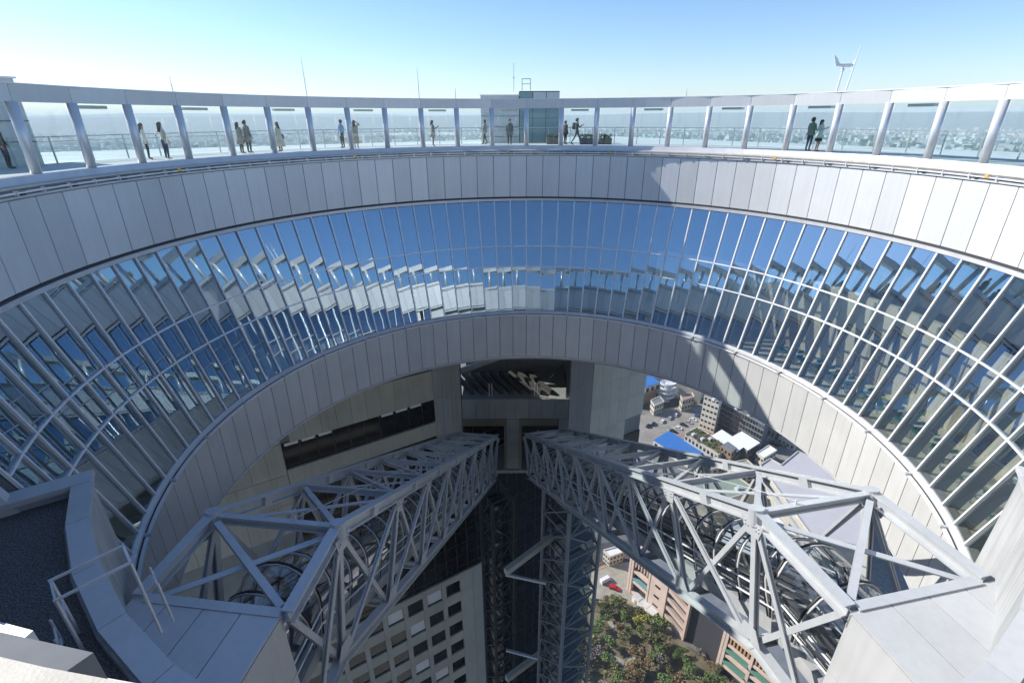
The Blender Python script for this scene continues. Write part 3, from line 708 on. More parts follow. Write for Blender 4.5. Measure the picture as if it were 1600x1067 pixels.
# ================================================================== roof-top things above the gallery
def house(name, label, poly, z1, ma, seams=3):
    c = sum((Vector(p) for p in poly), Vector((0,0)))/len(poly)
    root = thing(name, label, 'building', (c.x, c.y, -1.98)); m = MB(); m.prism(poly, -1.97, z1); part('wall', m, ma, root)
    m = MB(); m.prism([tuple(c+(Vector(p)-c)*1.03) for p in poly], z1, z1+.07); part('roof_edge', m, M['frame'], root)
    return root
hs1 = house('lift_house', 'white roof-top lift house with a teal glazed half beyond the gallery', [(-3.55, 24.2), (-.55, 24.2), (-.55, 28), (-3.55, 28)], 1.55, M['whitewall'])
for k in range(4):
    m = MB(); m.box((-2.05, 24.17, -1.4+.75*k), (3.0, .03, .02)); part('joint', m, M['dark'], hs1)
M['tealglass'] = mat('teal_glass', (.16, .30, .31), .08, 0, spec=.7)
m = MB(); m.prism([(-.53, 24.25), (2.6, 24.25), (2.6, 28), (-.53, 28)], -1.96, 1.86); part('glazed_half', m, M['dark'], hs1)
for i in range(3):
    for j in range(4):
        m = MB(); x = -.5+1.035*i; m.box((x+.51, 24.2, -1.45+.93*j), (.99, .08, .90)); part('pane', m, M['tealglass'] if not (j == 3 and i > 0) else M['whitewall'], hs1)
m = MB()
for x in (-.3, .35): m.beam((x, 25, 1.93), (x, 25, 2.75), .05, .05)
m.beam((-.33, 25, 2.75), (.38, 25, 2.75), .05, .05); m.beam((-.33, 25, 2.4), (.38, 25, 2.4), .04, .04); part('roof_frame', m, M['railmetal'], hs1)
hs2 = house('plant_house', 'pale grey roof-top plant house at the far left edge of the gallery', [(-22.7, 5.6), (-28.5, 8.4), (-31, 2.0), (-25.6, -.8)], 1.62, M['whitewall'])
d_ = (Vector((-25.6, -.8, 0))-Vector((-22.7, 5.6, 0)))
for k in range(3):
    m = MB(); p = Vector((-22.66, 5.58, -.9+.85*k)); m.beam(p, p+d_, .04, .03); part('joint', m, M['dark'], hs2)
m = MB(); p = Vector((-22.65, 5.58, .3))+d_*.2; m.beam(p, p+d_*.12, .05, .5); part('vent', m, M['dark'], hs2)
rods = [(483, 2.1, 'tall thin lightning rod on the gallery roof left of centre'), (658, 1.85, 'thin lightning rod on the gallery roof just left of the lift house'), (715, .75, 'short thin rod on the gallery roof beside the lift house'),
        (276, .75, 'short thin rod on the gallery roof at the left'), (1076, .5, 'stubby rod on the gallery roof right of centre')]
for px, h_, lb in rods:
    p = cylp(px, 18.3, 1.06, 148); m = MB(); m.tube([p, p+Vector((0,0,h_*.55))], .02, 8); m.tube([p+Vector((0,0,h_*.55)), p+Vector((0,0,h_))], [.018, .008], 6); m.box(p+Vector((0,0,.03)), (.2,.2,.06))
    tag(obj('lightning_rod', m.mesh('lightning_rod', M['railmetal'])), lb, 'rod')
p = Vector((-.95, 25.5, 1.9)); m = MB(); m.tube([p, p+Vector((0,0,2.0))], .02, 6); m.tube([p+Vector((0,0,.9)), p+Vector((0,0,1.0))], .06, 8)
tag(obj('lightning_rod', m.mesh('lightning_rod', M['railmetal'])), 'slender antenna standing on the lift house roof', 'antenna')
p = cylp(1324, 18.35, 1.06, 148); m = MB(); t = Vector((.1, 0, 1)); m.tube([p, p+t*2.1], [.04, .02], 8); m.box(p+Vector((.12,0,.04)), (.6,.25,.08)); tag(obj('lightning_rod', m.mesh('lightning_rod', M['frame'])), 'pale leaning rod with foot plate beside the wind vane', 'rod')
wv = thing('wind_vane', 'white wind vane on a pole above the right-hand gallery roof', 'wind vane', cylp(1310, 18.35, 1.06, 148))
p = cylp(1310, 18.35, 1.06, 148); q = p+Vector((.07, 0, 1.25))
m = MB(); m.tube([p, p.lerp(q, .75), q], [.05, .045, .03], 8); part('pole', m, M['frame'], wv)
m = MB(); m.tube([p.lerp(q, .8), p.lerp(q, .9)], .08, 10); part('collar', m, M['frame'], wv)
m = MB(); m.tube([q+Vector((-.45,0,.02)), q+Vector((-.1,0,.03)), q+Vector((.3,0,.03)), q+Vector((.42,0,.03))], [.03, .08, .10, .04], 10); part('body', m, M['white'], wv)
m = MB(); m.hexa([q+Vector(v) for v in ((-.42,-.012,.0),(-.2,-.012,.05),(-.2,.012,.05),(-.42,.012,.0),(-.62,-.012,.5),(-.42,-.012,.34),(-.42,.012,.34),(-.62,.012,.5))]); part('tail_fin', m, M['white'], wv)
m = MB()
for k in range(4):
    a = k*math.pi/2+.4; m.beam(q+Vector((.43,0,.03)), q+Vector((.44, math.cos(a)*.2, .03+math.sin(a)*.2)), .05, .012, (1,0,0))
part('propeller', m, M['white'], wv)

# low planters / seats on the far gallery
for i, px in enumerate((862, 874, 914, 924, 944, 953)):
    p = cylp(px, 20.8, -1.8); r = thing('planter', ['', ''][0] or 'low dark green planter box on the gallery floor, number counted from the lift house', 'planter', p, 'planters on the far gallery')
    m = MB(); m.box(p+Vector((0,0,.22)), (.5, .5, .44)); part('tub', m, mat('tub_grey', (.12,.13,.12), .6) if i == 0 else bpy.data.materials['tub_grey'], r)
    m = MB(); rr = random.Random(i)
    for k in range(40):
        c = p+Vector((rr.uniform(-.24,.24), rr.uniform(-.24,.24), .46+rr.uniform(0,.22))); a = rr.uniform(0, 3.1); d = Vector((math.cos(a), math.sin(a), .4))*.09; e = Vector((-math.sin(a), math.cos(a), .2))*.05
        m.add([c-d-e, c+d-e, c+d+e, c-d+e], [(0,1,2,3)])
    part('shrub', m, mat('shrub_green', (.06,.10,.05), .7) if i == 0 else bpy.data.materials['shrub_green'], r)
    r['label'] = ['dark planter tub nearest the lift house', 'dark planter tub second from the lift house', 'dark planter tub left of the striding person with backpack', 'dark planter tub hidden behind the striding person with backpack', 'dark planter tub right of the striding person', 'dark planter tub furthest right in the row on the far gallery'][i]

# ================================================================== people on the gallery
SKIN = mat('skin', (.52, .33, .24), .6); HAIR = mat('dark_hair', (.018, .014, .012), .5)
CL = {}
def cloth(c):
    if c not in CL: CL[c] = mat('cloth_%02d' % len(CL), c, .8, var=.1, scale=9)
    return CL[c]
def person(label, px, R, face, h, top, legs, shoes=(.03,.03,.03), coat=None, coat_len=.55, flare=1.15, arms='down', stride=0, hair='short', bag=None, skirt=None, scarf=None):
    base = cylp(px, R, -1.8); k = h/1.68
    root = thing('person', label, 'person', base, 'visitors on the gallery')
    me = bpy.data.meshes.new('sk'); J = {}; V = []; E_ = []; RAD = []
    def v(n, p, r, par=None):
        J[n] = len(V); V.append(Vector(p)*k); RAD.append(r*k)
        if par: E_.append((J[par], J[n]))
    v('pelvis', (0,0,.94), .125); v('waist', (0,.0,1.08), .115, 'pelvis'); v('chest', (0,0,1.26), .13, 'waist'); v('neck', (0,.0,1.42), .06, 'chest'); v('chin', (0,.02,1.49), .065, 'neck'); v('head', (0,.015,1.58), .092, 'chin'); v('crown', (0,.0,1.64), .065, 'head')
    for s, sd in ((-1,'l'), (1,'r')):
        f = stride*s
        v('hip'+sd, (.09*s,.0,.88), .09, 'pelvis'); v('knee'+sd, (.095*s, f*.45+.02, .49), .062, 'hip'+sd); v('ank'+sd, (.095*s, f*.95-.02-(.06 if f < 0 else 0), .09+(.05 if f < -.1 else 0)), .042, 'knee'+sd); v('toe'+sd, (.10*s, f*.95+.14, .045), .036, 'ank'+sd)
        v('sho'+sd, (.175*s, 0, 1.36), .062, 'chest')
        if arms == 'phone' or (arms == 'phone1' and s > 0): el, wr = (.22*s, .1, 1.12), (.08*s, .34, 1.26)
        elif arms == 'out' and s < 0: el, wr = (-.42, .05, 1.22), (-.64, .12, 1.16)
        elif arms == 'head': el, wr = (.34*s, .1, 1.42), (.12*s, .1, 1.56)
        elif arms == 'hold': el, wr = (.24*s, .02, 1.10), (.14*s, .26, 1.08)
        else: el, wr = (.235*s, -.02-stride*s*.2, 1.10), (.25*s, .06-stride*s*.35, .86)
        v('elb'+sd, el, .045, 'sho'+sd); v('wri'+sd, wr, .032, 'elb'+sd)
        d = (Vector(wr)-Vector(el)).normalized(); v('han'+sd, Vector(wr)+d*.07, .036, 'wri'+sd)
    me.from_pydata(V, E_, []); o = bpy.data.objects.new('sk', me); COL.objects.link(o)
    sm = o.modifiers.new('s', 'SKIN'); sd_ = me.skin_vertices[0].data
    for i, r in enumerate(RAD): sd_[i].radius = (r, r*(.72 if 0 <= i <= 2 else 1)); sd_[i].use_root = (i == 0)
    sub = o.modifiers.new('u', 'SUBSURF'); sub.levels = 1; sub.render_levels = 1
    bpy.context.view_layer.update(); dg = bpy.context.evaluated_depsgraph_get()
    bm_ = bpy.data.meshes.new_from_object(o.evaluated_get(dg)); bpy.data.objects.remove(o)
    bm_.materials.clear()
    for m_ in (cloth(top), cloth(legs), SKIN, cloth(shoes)): bm_.materials.append(m_)
    hands = [V[J['han'+x]] for x in 'lr']
    for p in bm_.polygons:
        c = p.center; p.use_smooth = True
        if c.z > 1.44*k or min((c-q).length for q in hands) < .075*k: p.material_index = 2
        elif c.z < .095*k: p.material_index = 3
        elif c.z < .92*k and min((c-V[J['wri'+x]]).length for x in 'lr') > .16*k and abs(c.x) < .2*k: p.material_index = 1
    rot = (0, 0, -face); body = obj('body', bm_, root, loc=base, rot=rot); bm_.name = 'body'
    def sub_(name, mb_, mt, smooth=True): obj(name, mb_.mesh(name, mt, smooth), root, loc=base, rot=rot)
    # fingers
    for x in 'lr':
        q = V[J['han'+x]]; d = (q-V[J['wri'+x]]).normalized(); sd2 = d.cross(Vector((0,1,.2))).normalized(); m = MB()
        for i in range(4): m.tube([q+sd2*(i-1.5)*.018*k, q+sd2*(i-1.5)*.021*k+d*(.05+.012*(i in (1,2)))*k, q+sd2*(i-1.5)*.02*k+d*.075*k+Vector((0,.012,0))], [.009*k,.008*k,.006*k], 5)
        m.tube([q+sd2*.03*k-d*.02*k, q+sd2*.055*k+d*.03*k], [.010*k,.007*k], 5); sub_('hand', m, SKIN)
    def rings(spec):  # (z, rx, ry, cy)
        m = MB(); n = 14; vs = []; fs = []
        for z, rx, ry, cy_ in spec:
            for i in range(n): a = TWO*i/n; w = 1+.05*math.sin(5*a+z*7); vs.append(Vector((rx*math.cos(a)*w, cy_+ry*math.sin(a)*w, z))*k)
        for j in range(len(spec)-1):
            for i in range(n): fs.append((j*n+i, j*n+(i+1)%n, (j+1)*n+(i+1)%n, (j+1)*n+i))
        fs += [tuple(range(n)), tuple((len(spec)-1)*n+i for i in range(n))[::-1]]
        m.add(vs, fs); return m
    if coat:
        zb = 1.42-coat_len*1.0-.25
        sub_('coat', rings([(1.43,.08,.07,0),(1.39,.20,.12,0),(1.25,.215,.15,0),(1.05,.19,.145,0),(.92,.205,.16,0),(max(zb,.3),.205*flare,.17*flare,-.03*(flare-1)*4)]), cloth(coat))
    if skirt: sub_('skirt', rings([(1.02,.145,.12,0),(.9,.17,.14,0),(.58,.22,.19,0)]), cloth(skirt))
    hs = [(1.70,.02,.02,-.01),(1.685,.07,.075,-.012),(1.63,.098,.108,-.018),(1.57,.102,.098,-.035),(1.52,.095,.075,-.05)]
    if hair == 'long': hs += [(1.40,.10,.065,-.075),(1.25,.085,.045,-.10)]
    else: hs += [(1.48,.07,.045,-.05)]
    sub_('hair', rings(hs), HAIR)
    if bag == 'backpack':
        m = MB(); m.box(Vector((0,-.22,1.2))*k, (.3*k,.18*k,.42*k)); m.box(Vector((0,-.32,1.12))*k, (.24*k,.06*k,.22*k)); sub_('backpack', m, cloth((.06,.07,.06)), False)
    if bag == 'side':
        m = MB(); m.box(Vector((.28,.02,.86))*k, (.1*k,.28*k,.24*k)); m.tube([Vector((.25,-.08,.97))*k, Vector((.2,0,1.3))*k, Vector((.25,.1,.97))*k], .012*k, 5); sub_('bag', m, cloth((.02,.02,.025)), False)
    if bag == 'phone':
        m = MB(); m.box(Vector((0,.40,1.30))*k, (.08*k,.012*k,.15*k)); sub_('phone', m, M['blackmetal'], False)
    if scarf:
        m = MB(); vs = []
        for i in range(7):
            t = i/6; vs += [Vector((.12+.5*t, -.05-.1*t, 1.36-.28*t+.04*math.sin(6*t)))*k, Vector((.10+.42*t, -.03-.08*t+.05*math.sin(5*t), .98-.12*t))*k]
        m.add(vs, [(2*i, 2*i+2, 2*i+3, 2*i+1) for i in range(6)])
        m.add([q+Vector((0,.012,0)) for q in vs], [(2*i+1, 2*i+3, 2*i+2, 2*i) for i in range(6)]); sub_('shawl', m, cloth(scarf))
    return root
W_ = (.7,.68,.62); BE = (.48,.40,.30); GY = (.22,.22,.21); BK = (.02,.02,.022); JE = (.05,.07,.12); GR = (.10,.13,.10); MI = (.55,.62,.56); NA = (.04,.05,.09)
person('person in dark clothes at the far left edge, leaning on the rail', 2, 21.2, 1.2, 1.7, BK, BK)
person('person in a pale top half hidden behind a column, beside the one with the shawl', 228, 20.0, 1.0, 1.62, W_, BK, hair='long')
person('person in white top and jeans with a beige shawl blowing, arm stretched out', 257, 19.2, .4, 1.66, W_, JE, arms='out', hair='long', scarf=BE, shoes=(.6,.6,.6))
person('left one of two people in long grey coats standing side by side', 377, 19.8, .5, 1.62, GY, BK, coat=(.30,.29,.27), coat_len=.65, hair='long')
person('right one of two people in long grey coats standing side by side', 389, 19.7, .3, 1.72, GY, BK, coat=(.24,.24,.23), coat_len=.6)
person('person in a long pale blowing coat carrying a black bag', 438, 19.3, -1.3, 1.62, W_, BK, coat=(.58,.54,.46), coat_len=.85, flare=1.5, bag='side', hair='long')
person('person in a blue shirt half hidden behind a column', 537, 20.3, -1.2, 1.72, (.25,.36,.58), BK)
person('person in a long beige coat with hands raised to the head', 558, 19.6, 0, 1.68, BE, BE, coat=(.34,.32,.26), coat_len=.9, flare=1.05, arms='head', hair='long')
person('person in a grey coat photographing with a phone, alone in a bay', 679, 19.4, 1.35, 1.64, GY, (.16,.08,.08), coat=(.32,.31,.28), coat_len=.55, flare=1.25, arms='phone', bag='phone', hair='long')
person('person in a grey-green jacket walking behind a column left of the lift house', 760, 20.6, -1.4, 1.66, (.22,.25,.23), BK, stride=.14, arms='hold', coat=(.26,.29,.27), coat_len=.4)
person('person in a dark green coat standing in front of the lift house', 799, 20.0, 3.0, 1.7, GR, BK, coat=(.09,.12,.12), coat_len=.55)
person('dark-clothed person standing beside the one with the backpack', 886, 20.5, 1.0, 1.58, BK, BK, coat=(.03,.03,.04), coat_len=.5)
person('striding person in dark jacket and jeans with a backpack, phone raised', 904, 19.3, 1.5, 1.74, (.05,.055,.06), (.06,.09,.14), stride=.32, arms='phone1', bag='backpack')
person('man in a green jacket and dark trousers facing the woman in mint', 1270, 19.2, 1.2, 1.74, (.20,.25,.19), NA, coat=(.20,.25,.19), coat_len=.35, arms='hold')
person('woman in a pale mint coat, black skirt and boots on the right gallery', 1284, 19.1, 2.6, 1.62, MI, (.45,.30,.24), coat=(.58,.66,.60), coat_len=.42, skirt=BK, shoes=BK, hair='long', arms='phone1')

# ================================================================== tables behind the right-hand glass
tbl_n = 0
ordn = ['first', 'second', 'third', 'fourth', 'fifth', 'sixth', 'seventh', 'eighth', 'ninth', 'tenth', 'eleventh', 'twelfth']
def dine(a, i):
    c = pol(16.35, a, -12.86); f = Vector((math.sin(a), math.cos(a), 0)); g = Vector((f.y, -f.x, 0))
    t = thing('table', '%s white table from the left behind the right-hand glass' % ordn[i], 'table', c, 'restaurant tables')
    m = MB(); m.prism([(c+f*math.cos(k*TWO/16)*.45+g*math.sin(k*TWO/16)*.45).to_2d()[:] for k in range(16)], -12.14, -12.10); part('table_top', m, M['tablewhite'], t)
    m = MB(); m.tube([c, c+Vector((0,0,.72))], .04, 8); part('stem', m, M['railmetal'], t)
    m = MB(); m.tube([c+Vector((0,0,.0)), c+Vector((0,0,.04))], .26, 12); part('foot', m, M['railmetal'], t)
    for s_, sd in ((-1, 'left'), (1, 'right')):
        p = c+g*s_*.78; b = g*s_
        r = thing('chair', 'green chair on the %s of the %s table behind the right-hand glass' % (sd, ordn[i]), 'chair', p, 'restaurant chairs')
        m = MB(); m.box(p+Vector((0,0,.44)), (.46,.46,.07), 0, -a); part('seat', m, M['chairgreen'], r)
        m = MB(); m.beam(p+b*.2+f*-.21+Vector((0,0,.68)), p+b*.2+f*.21+Vector((0,0,.68)), .06, .42); part('backrest', m, M['chairgreen'], r)
        for x in (-.19, .19):
            for y in (-.19, .19):
                m = MB(); q = p+f*x+g*y; m.beam(q, q+Vector((0,0,.41)), .035, .035); part('leg', m, M['railmetal'], r)
for i in range(11): dine(R_(66+4.25*i), i)

# ================================================================== city at the foot of the tower
Z = GROUND
def sheet(name, pts, k, ma, label=None, z=None):
    m = MB(); zz = Z+.004*k*3 if z is None else z
    m.add([Vector((p[0], p[1], zz)) for p in pts], [tuple(range(len(pts)))]); return structure(name, m, ma, label)
def g2(*pxs, z=GROUND): return [gp(x, y, z).to_2d()[:] for x, y in pxs]
M['asphalt'] = mat('asphalt', (.055, .055, .058), .85, var=.25, scale=.25)
M['carpark'] = mat('carpark_paving', (.25, .23, .20), .85, var=.2, scale=.2)
M['paving'] = mat('red_paving', (.30, .19, .14), .85, var=.15, scale=.4)
M['plaza'] = mat('plaza_paving', (.30, .28, .23), .85, var=.18, scale=.4)
M['soil'] = mat('garden_soil', (.14, .12, .075), .95, var=.45, scale=.25)
M['line'] = mat('road_paint', (.75, .75, .72), .6)
M['salmon'] = mat('salmon_render', (.64, .49, .40), .7, var=.07, scale=.3, streak=.1)
sheet('road', g2((985,585),(1130,585),(1130,632),(1085,645),(990,640)), 1, M['asphalt'], 'dark road beyond the tower')
sheet('car_park', g2((985,655),(1040,640),(1095,632),(1115,645),(1100,668),(1060,690),(1000,720)), 2, M['carpark'], 'pale car park surface')
sheet('car_park', g2((1165,700),(1200,672),(1262,700),(1225,728)), 2, M['carpark'], 'second car park surface')
sheet('road', g2((1080,735),(1170,742),(1300,690),(1345,735),(1240,800),(1100,790)), 1, M['asphalt'], 'dark lane beside the lilac roof')
sheet('pavement', g2((1040,690),(1075,676),(1120,668),(1200,680),(1195,690),(1150,690),(1110,690),(1060,700)), 3, M['paving'], 'reddish pavement round the low houses')
sheet('plaza', g2((905,900),(935,885),(985,878),(1003,900),(990,950),(945,945),(915,940)), 2, M['plaza'], 'pale plaza by the garden')
sheet('road', g2((880,870),(930,850),(1010,842),(1010,872),(985,879),(935,886),(890,900)), 1, M['asphalt'], 'dark road under the escalators')
sheet('garden', g2((885,955),(960,935),(1060,1003),(1130,1050),(1200,1130),(1150,1300),(840,1300),(860,1010)), 3, M['soil'], 'wooded garden floor')
for i, pp in enumerate((((915,1010),(925,1008),(975,1035),(970,1042)), ((945,972),(952,970),(962,985),(955,988)), ((970,1042),(985,1020),(992,1022),(978,1050)), ((955,1052),(972,1040),(978,1046),(962,1075)))):
    sheet('garden_path', g2(*pp), 5+i, M['plaza'], 'pale garden path')
for i in range(7):
    a, b = gp(1040+i*9, 672-i*3.2), gp(1046+i*9, 677-i*3.2); m = MB(); m.beam(a+Vector((0,0,.05)), b+Vector((0,0,.05)), .2, .01); structure('bay_marking', m, M['line'], 'white parking bay line')
for i in range(3):
    a, b = gp(930, 893-i*5), gp(985, 868-i*5); m = MB(); m.beam(a+Vector((0,0,.04)), b+Vector((0,0,.04)), .3, .02); structure('rail_track', m, mat('rust', (.30,.12,.05), .7) if i == 0 else bpy.data.materials['rust'], 'rusty rail line on the road')

def bld(label, roofpx, zr, wallm, roofm, wins=None, name='house', eave=.0, z0=GROUND, parapet=0):
    pts = g2(*roofpx, z=zr); c = sum((Vector(p) for p in pts), Vector((0,0)))/len(pts)
    root = thing(name, label, 'building', (c.x, c.y, z0)); m = MB(); m.prism(pts, z0+.02, zr); part('wall', m, wallm, root)
    m = MB(); m.prism([tuple(c+(Vector(p)-c)*(1+eave)) for p in pts], zr+.003, zr+.3); rf = part('roof', m, roofm, root)
    n = len(pts)
    if parapet:
        for i in range(n):
            a, b = Vector((*pts[i], zr+.3+parapet/2)), Vector((*pts[(i+1)%n], zr+.3+parapet/2)); m = MB(); m.beam(a, b, .5, parapet); part('parapet', m, wallm, rf)
    for e, nu, nz, wf, hf in (wins or []):
        a, b = Vector((*pts[e], 0)), Vector((*pts[(e+1)%n], 0)); d = b-a; L = d.length; d.normalize(); nr = Vector((d.y, -d.x, 0))
        if nr.dot(((a+b)/2).to_2d().to_3d()-c.to_3d()) < 0: nr = -nr
        H = zr-z0; w, h = L/nu, H/nz; wm_ = None
        for i in range(nu):
            for j in range(nz):
                m = MB(); p = a+d*w*(i+.5)+nr*.06; m.beam(Vector((*(p-d*w*wf/2).to_2d(), z0+h*(j+.55))), Vector((*(p+d*w*wf/2).to_2d(), z0+h*(j+.55))), .1, h*hf)
                part('window', m, M['winglass'], root)
    return root
M['blueroof'] = mat('blue_roof', (.035, .15, .42), .5, var=.06, scale=.3)
M['greenroof'] = mat('roof_garden', (.14, .12, .06), .95, var=.6, scale=.5, bump=.5, bscale=2)
M['lilac'] = mat('lilac_roof', (.47, .45, .455), .7, var=.04, scale=.15)
M['brown'] = mat('brown_brick', (.24, .16, .11), .8, var=.15, scale=.8)
M['slate'] = mat('slate_roof', (.16, .17, .18), .7, var=.15, scale=.5)
M['cream'] = mat('cream_wall', (.52, .48, .40), .7, var=.1, scale=.4, objvar=.15)
bld('long shed with a bright blue roof beside the car park', [(1020,690),(1044,676),(1098,708),(1074,724)], -164.2, M['cream'], M['blueroof'], [(0,4,1,.5,.4),(3,6,1,.5,.4)], eave=.02)
rg = bld('long low white house with an overgrown roof garden', [(1069,681),(1088,671),(1140,703),(1121,714)], -160.0, M['cream'], M['greenroof'], [(3,9,2,.55,.5),(0,3,2,.5,.5)], parapet=.6)
bld('left of two white flat canopy roofs', [(1112,684),(1127,675),(1163,699),(1148,709)], -159.0, M['slate'], M['white'], [(2,4,2,.6,.5)], eave=.05)
bld('right of two white flat canopy roofs, beside the parked cars', [(1143,686),(1158,678),(1185,695),(1167,706)], -158.6, M['slate'], M['white'], [(2,4,2,.6,.5)], eave=.06)
bld('small brown-sided annexe in front of the white canopies', [(1125,699),(1136,693),(1150,703),(1142,710)], -156.5, M['brown'], M['slate'], [(3,3,3,.5,.45),(2,2,3,.5,.45)])
bld('tall narrow white apartment tower beyond the car park', [(1100,620),(1124,629),(1130,620),(1107,612)], -146.0, M['cream'], M['slate'], [(0,4,6,.6,.35),(3,3,6,.5,.4)], name='apartment_block')
bld('long glazed office block with grey grid facade', [(1126,631),(1194,668),(1206,652),(1138,618)], -151.5, M['slate'], M['slate'], [(0,16,5,.8,.7)], name='office_block')
bld('large hall with a plain lilac-grey roof', [(1186,731),(1201,721),(1219,731),(1245,710),(1262,717),(1345,785),(1345,860),(1262,838)], -148.0, M['cream'], M['lilac'], name='hall', parapet=.5)
bld('small building with a blue roof beside the beige tower', [(1000,587),(1020,591),(1031,600),(1008,607)], -156.0, M['cream'], M['blueroof'], [(2,3,2,.5,.5)])
bld('orange-brown low roof beside the beige tower', [(985,616),(1022,604),(1026,610),(990,622)], -160.0, M['brown'], M['paving'])
bld('white low house at the back of the car park', [(1060,596),(1100,604),(1096,612),(1056,603)], -158.0, M['cream'], M['slate'], [(3,6,2,.5,.5)])
bld('grey low shop beyond the dark road', [(1140,606),(1190,622),(1196,612),(1146,597)], -156.0, M['cream'], M['slate'], [(0,6,2,.6,.5)])
bld('grey flat-roofed block seen below the right escalator', [(1075,755),(1140,742),(1180,770),(1110,790)], -153.0, M['cream'], mat('sage_roof', (.22,.27,.20), .7, var=.1, scale=.3), parapet=.5)
bld('pale warehouse seen through the right escalator bridge', [(1110,835),(1200,800),(1260,860),(1160,905)], -150.0, M['cream'], M['roofwhite'], parapet=.6)
bld('grey service block below the right escalator tube', [(1165,915),(1260,870),(1330,960),(1230,1000)], -150.0, M['cream'], M['slate'], parapet=.6)
bld('dark low podium roof at the foot of the towers', [(1015,850),(1060,838),(1110,880),(1065,905)], -158.0, M['slate'], M['slate'], parapet=.5)
xh = [((1016,628),(1030,622),(1037,630),(1022,636),-161,'grey shed with flat roof between ramp and shaded cars'),((1062,620),(1080,616),(1084,623),(1066,628),-160,'small cream shop across the street from the car park'),
      ((1200,640),(1222,652),(1215,662),(1192,650),-155,'grey shop roof tucked under the ring edge'),((1225,668),(1250,682),(1243,690),(1218,677),-160,'small tan-roofed house behind the second car park'),
      ((1180,712),(1200,700),(1212,708),(1192,720),-161,'low white store beside the white canopies'),((1130,728),(1165,722),(1178,734),(1140,742),-160,'beige flat-roofed store beside the lilac hall'),
      ((1086,722),(1118,718),(1128,732),(1096,740),-161,'low grey-roofed shed behind the right escalator'),((940,862),(962,856),(972,864),(950,872),-163,'little grey kiosk on the dark road')]
rcol = [M['slate'], M['paving'], M['roofwhite'], M['brown'], M['white'], M['plaza'], M['slate'], M['roofwhite']]
for (a, b, c, d, z_, lb), rm in zip(xh, rcol): bld(lb, [a, b, c, d], z_, M['cream'], rm, [(2,4,2,.5,.4),(3,3,2,.5,.4)], parapet=.4)
for i, (px, py) in enumerate(((1108,690),(1082,683),(1096,690),(1115,628),(1150,642),(1170,652),(1230,745),(1262,760),(1290,790),(1150,768))):
    z_ = (-159.7,-159.7,-159.7,-145.7,-151.2,-151.2,-147.7,-147.7,-147.7,-152.7)[i]; p = gp(px, py, z_); m = MB(); m.box(p+Vector((0,0,.7)), (2.2,1.6,1.4), 0, .5); m.box(p+Vector((0,0,1.45)), (1.6,1.1,.12), 0, .5); m.box(p+Vector((1.9,.3,.4)), (1.0,.9,.8), 0, .5)
    tag(obj('roof_unit', m.mesh('roof_unit', M['sill'])), ['grey roof unit at the middle of the roof garden','grey roof unit at the left end of the roof garden','grey roof unit near the left end of the roof garden','grey roof unit on the white apartment tower','left grey roof unit on the glazed office block','right grey roof unit on the glazed office block','grey roof unit nearest the notch of the lilac roof','grey roof unit in the middle of the lilac roof','grey roof unit at the near end of the lilac roof','grey roof unit on the sage green roof'][i], 'roof unit', 'roof units')
# roof garden bushes on the long house are part of it
rp = g2((1069,681),(1088,671),(1140,703),(1121,714), z=-159.7); rr = random.Random(3); m = MB()
for k in range(90):
    a, b = rr.random(), rr.random(); p = Vector(rp[0])*(1-a)*(1-b)+Vector(rp[1])*(1-a)*b+Vector(rp[2])*a*b+Vector(rp[3])*a*(1-b)
    for q in range(6):
        c = Vector((p.x+rr.uniform(-.8,.8), p.y+rr.uniform(-.8,.8), -159.6+rr.uniform(.05,.9))); an = rr.uniform(0, 3.1); d = Vector((math.cos(an), math.sin(an), rr.uniform(-.4,.4)))*.4; e = Vector((-math.sin(an), math.cos(an), rr.uniform(-.4,.4)))*.3
        m.add([c-d-e, c+d-e, c+d+e, c-d+e], [(0,1,2,3)], rr.randrange(2))
bo = obj('bushes', m.mesh('bushes', [mat('bush_olive', (.13,.11,.05), .9), mat('bush_green', (.06,.09,.03), .9)], fix=False), rg); bo['kind'] = 'stuff'
# spiral ramp
c = gp(1040, 628, Z); sr = thing('spiral_ramp', 'white curved ramp building between dark road and car park', 'ramp', c); 
for j in range(4):
    m = MB(); n = 24; ro, ri = 5.2, 3.0; vs = []
    for i in range(n+1):
        a = TWO*i/n*.8+.6; z = Z+2+3.1*j+3.1*i/n
        for r_, dz in ((ro, .9), (ro, -.3), (ri, -.3), (ri, .0)): vs.append(c+Vector((r_*math.cos(a), r_*math.sin(a), z-Z+dz)))
    fs = [(i*4+k, (i+1)*4+k, (i+1)*4+(k+1)%4, i*4+(k+1)%4) for i in range(n) for k in range(4)]; m.add(vs, fs); part('ramp_turn', m, M['whitewall'], sr)
m = MB(); m.tube([c, c+Vector((0,0,13))], 2.2, 16); part('core', m, M['whitewall'], sr)

# salmon-coloured car-park building with ramps
A_ = Vector((43.5, 116.3, 0)); e_ = Vector((.6, -.8, 0)); n_ = Vector((-.8, -.6, 0)); ZT = -149.0
def sp(s, o, z): p = A_+e_*s+n_*o; return Vector((p.x, p.y, z))
def sbox(s0, s1, o0, o1, z0, z1):
    m = MB(); m.hexa([sp(s0,o1,z0), sp(s1,o1,z0), sp(s1,o0,z0), sp(s0,o0,z0), sp(s0,o1,z1), sp(s1,o1,z1), sp(s1,o0,z1), sp(s0,o0,z1)]); return m
sal = thing('parking_building', 'salmon-pink multi-storey building with sloping ramps and green awnings beside the garden', 'building', sp(30, -6, Z))
part('core', sbox(.3, 66, -14, -1.6, Z, ZT-.6), M['dark'], sal)
part('roof', sbox(-.2, 66.2, -14.2, -.3, ZT-.6, ZT), M['slate'], sal)
part('end_wall', sbox(-.6, .28, -14.1, .2, Z, ZT+.3), M['salmon'], sal)
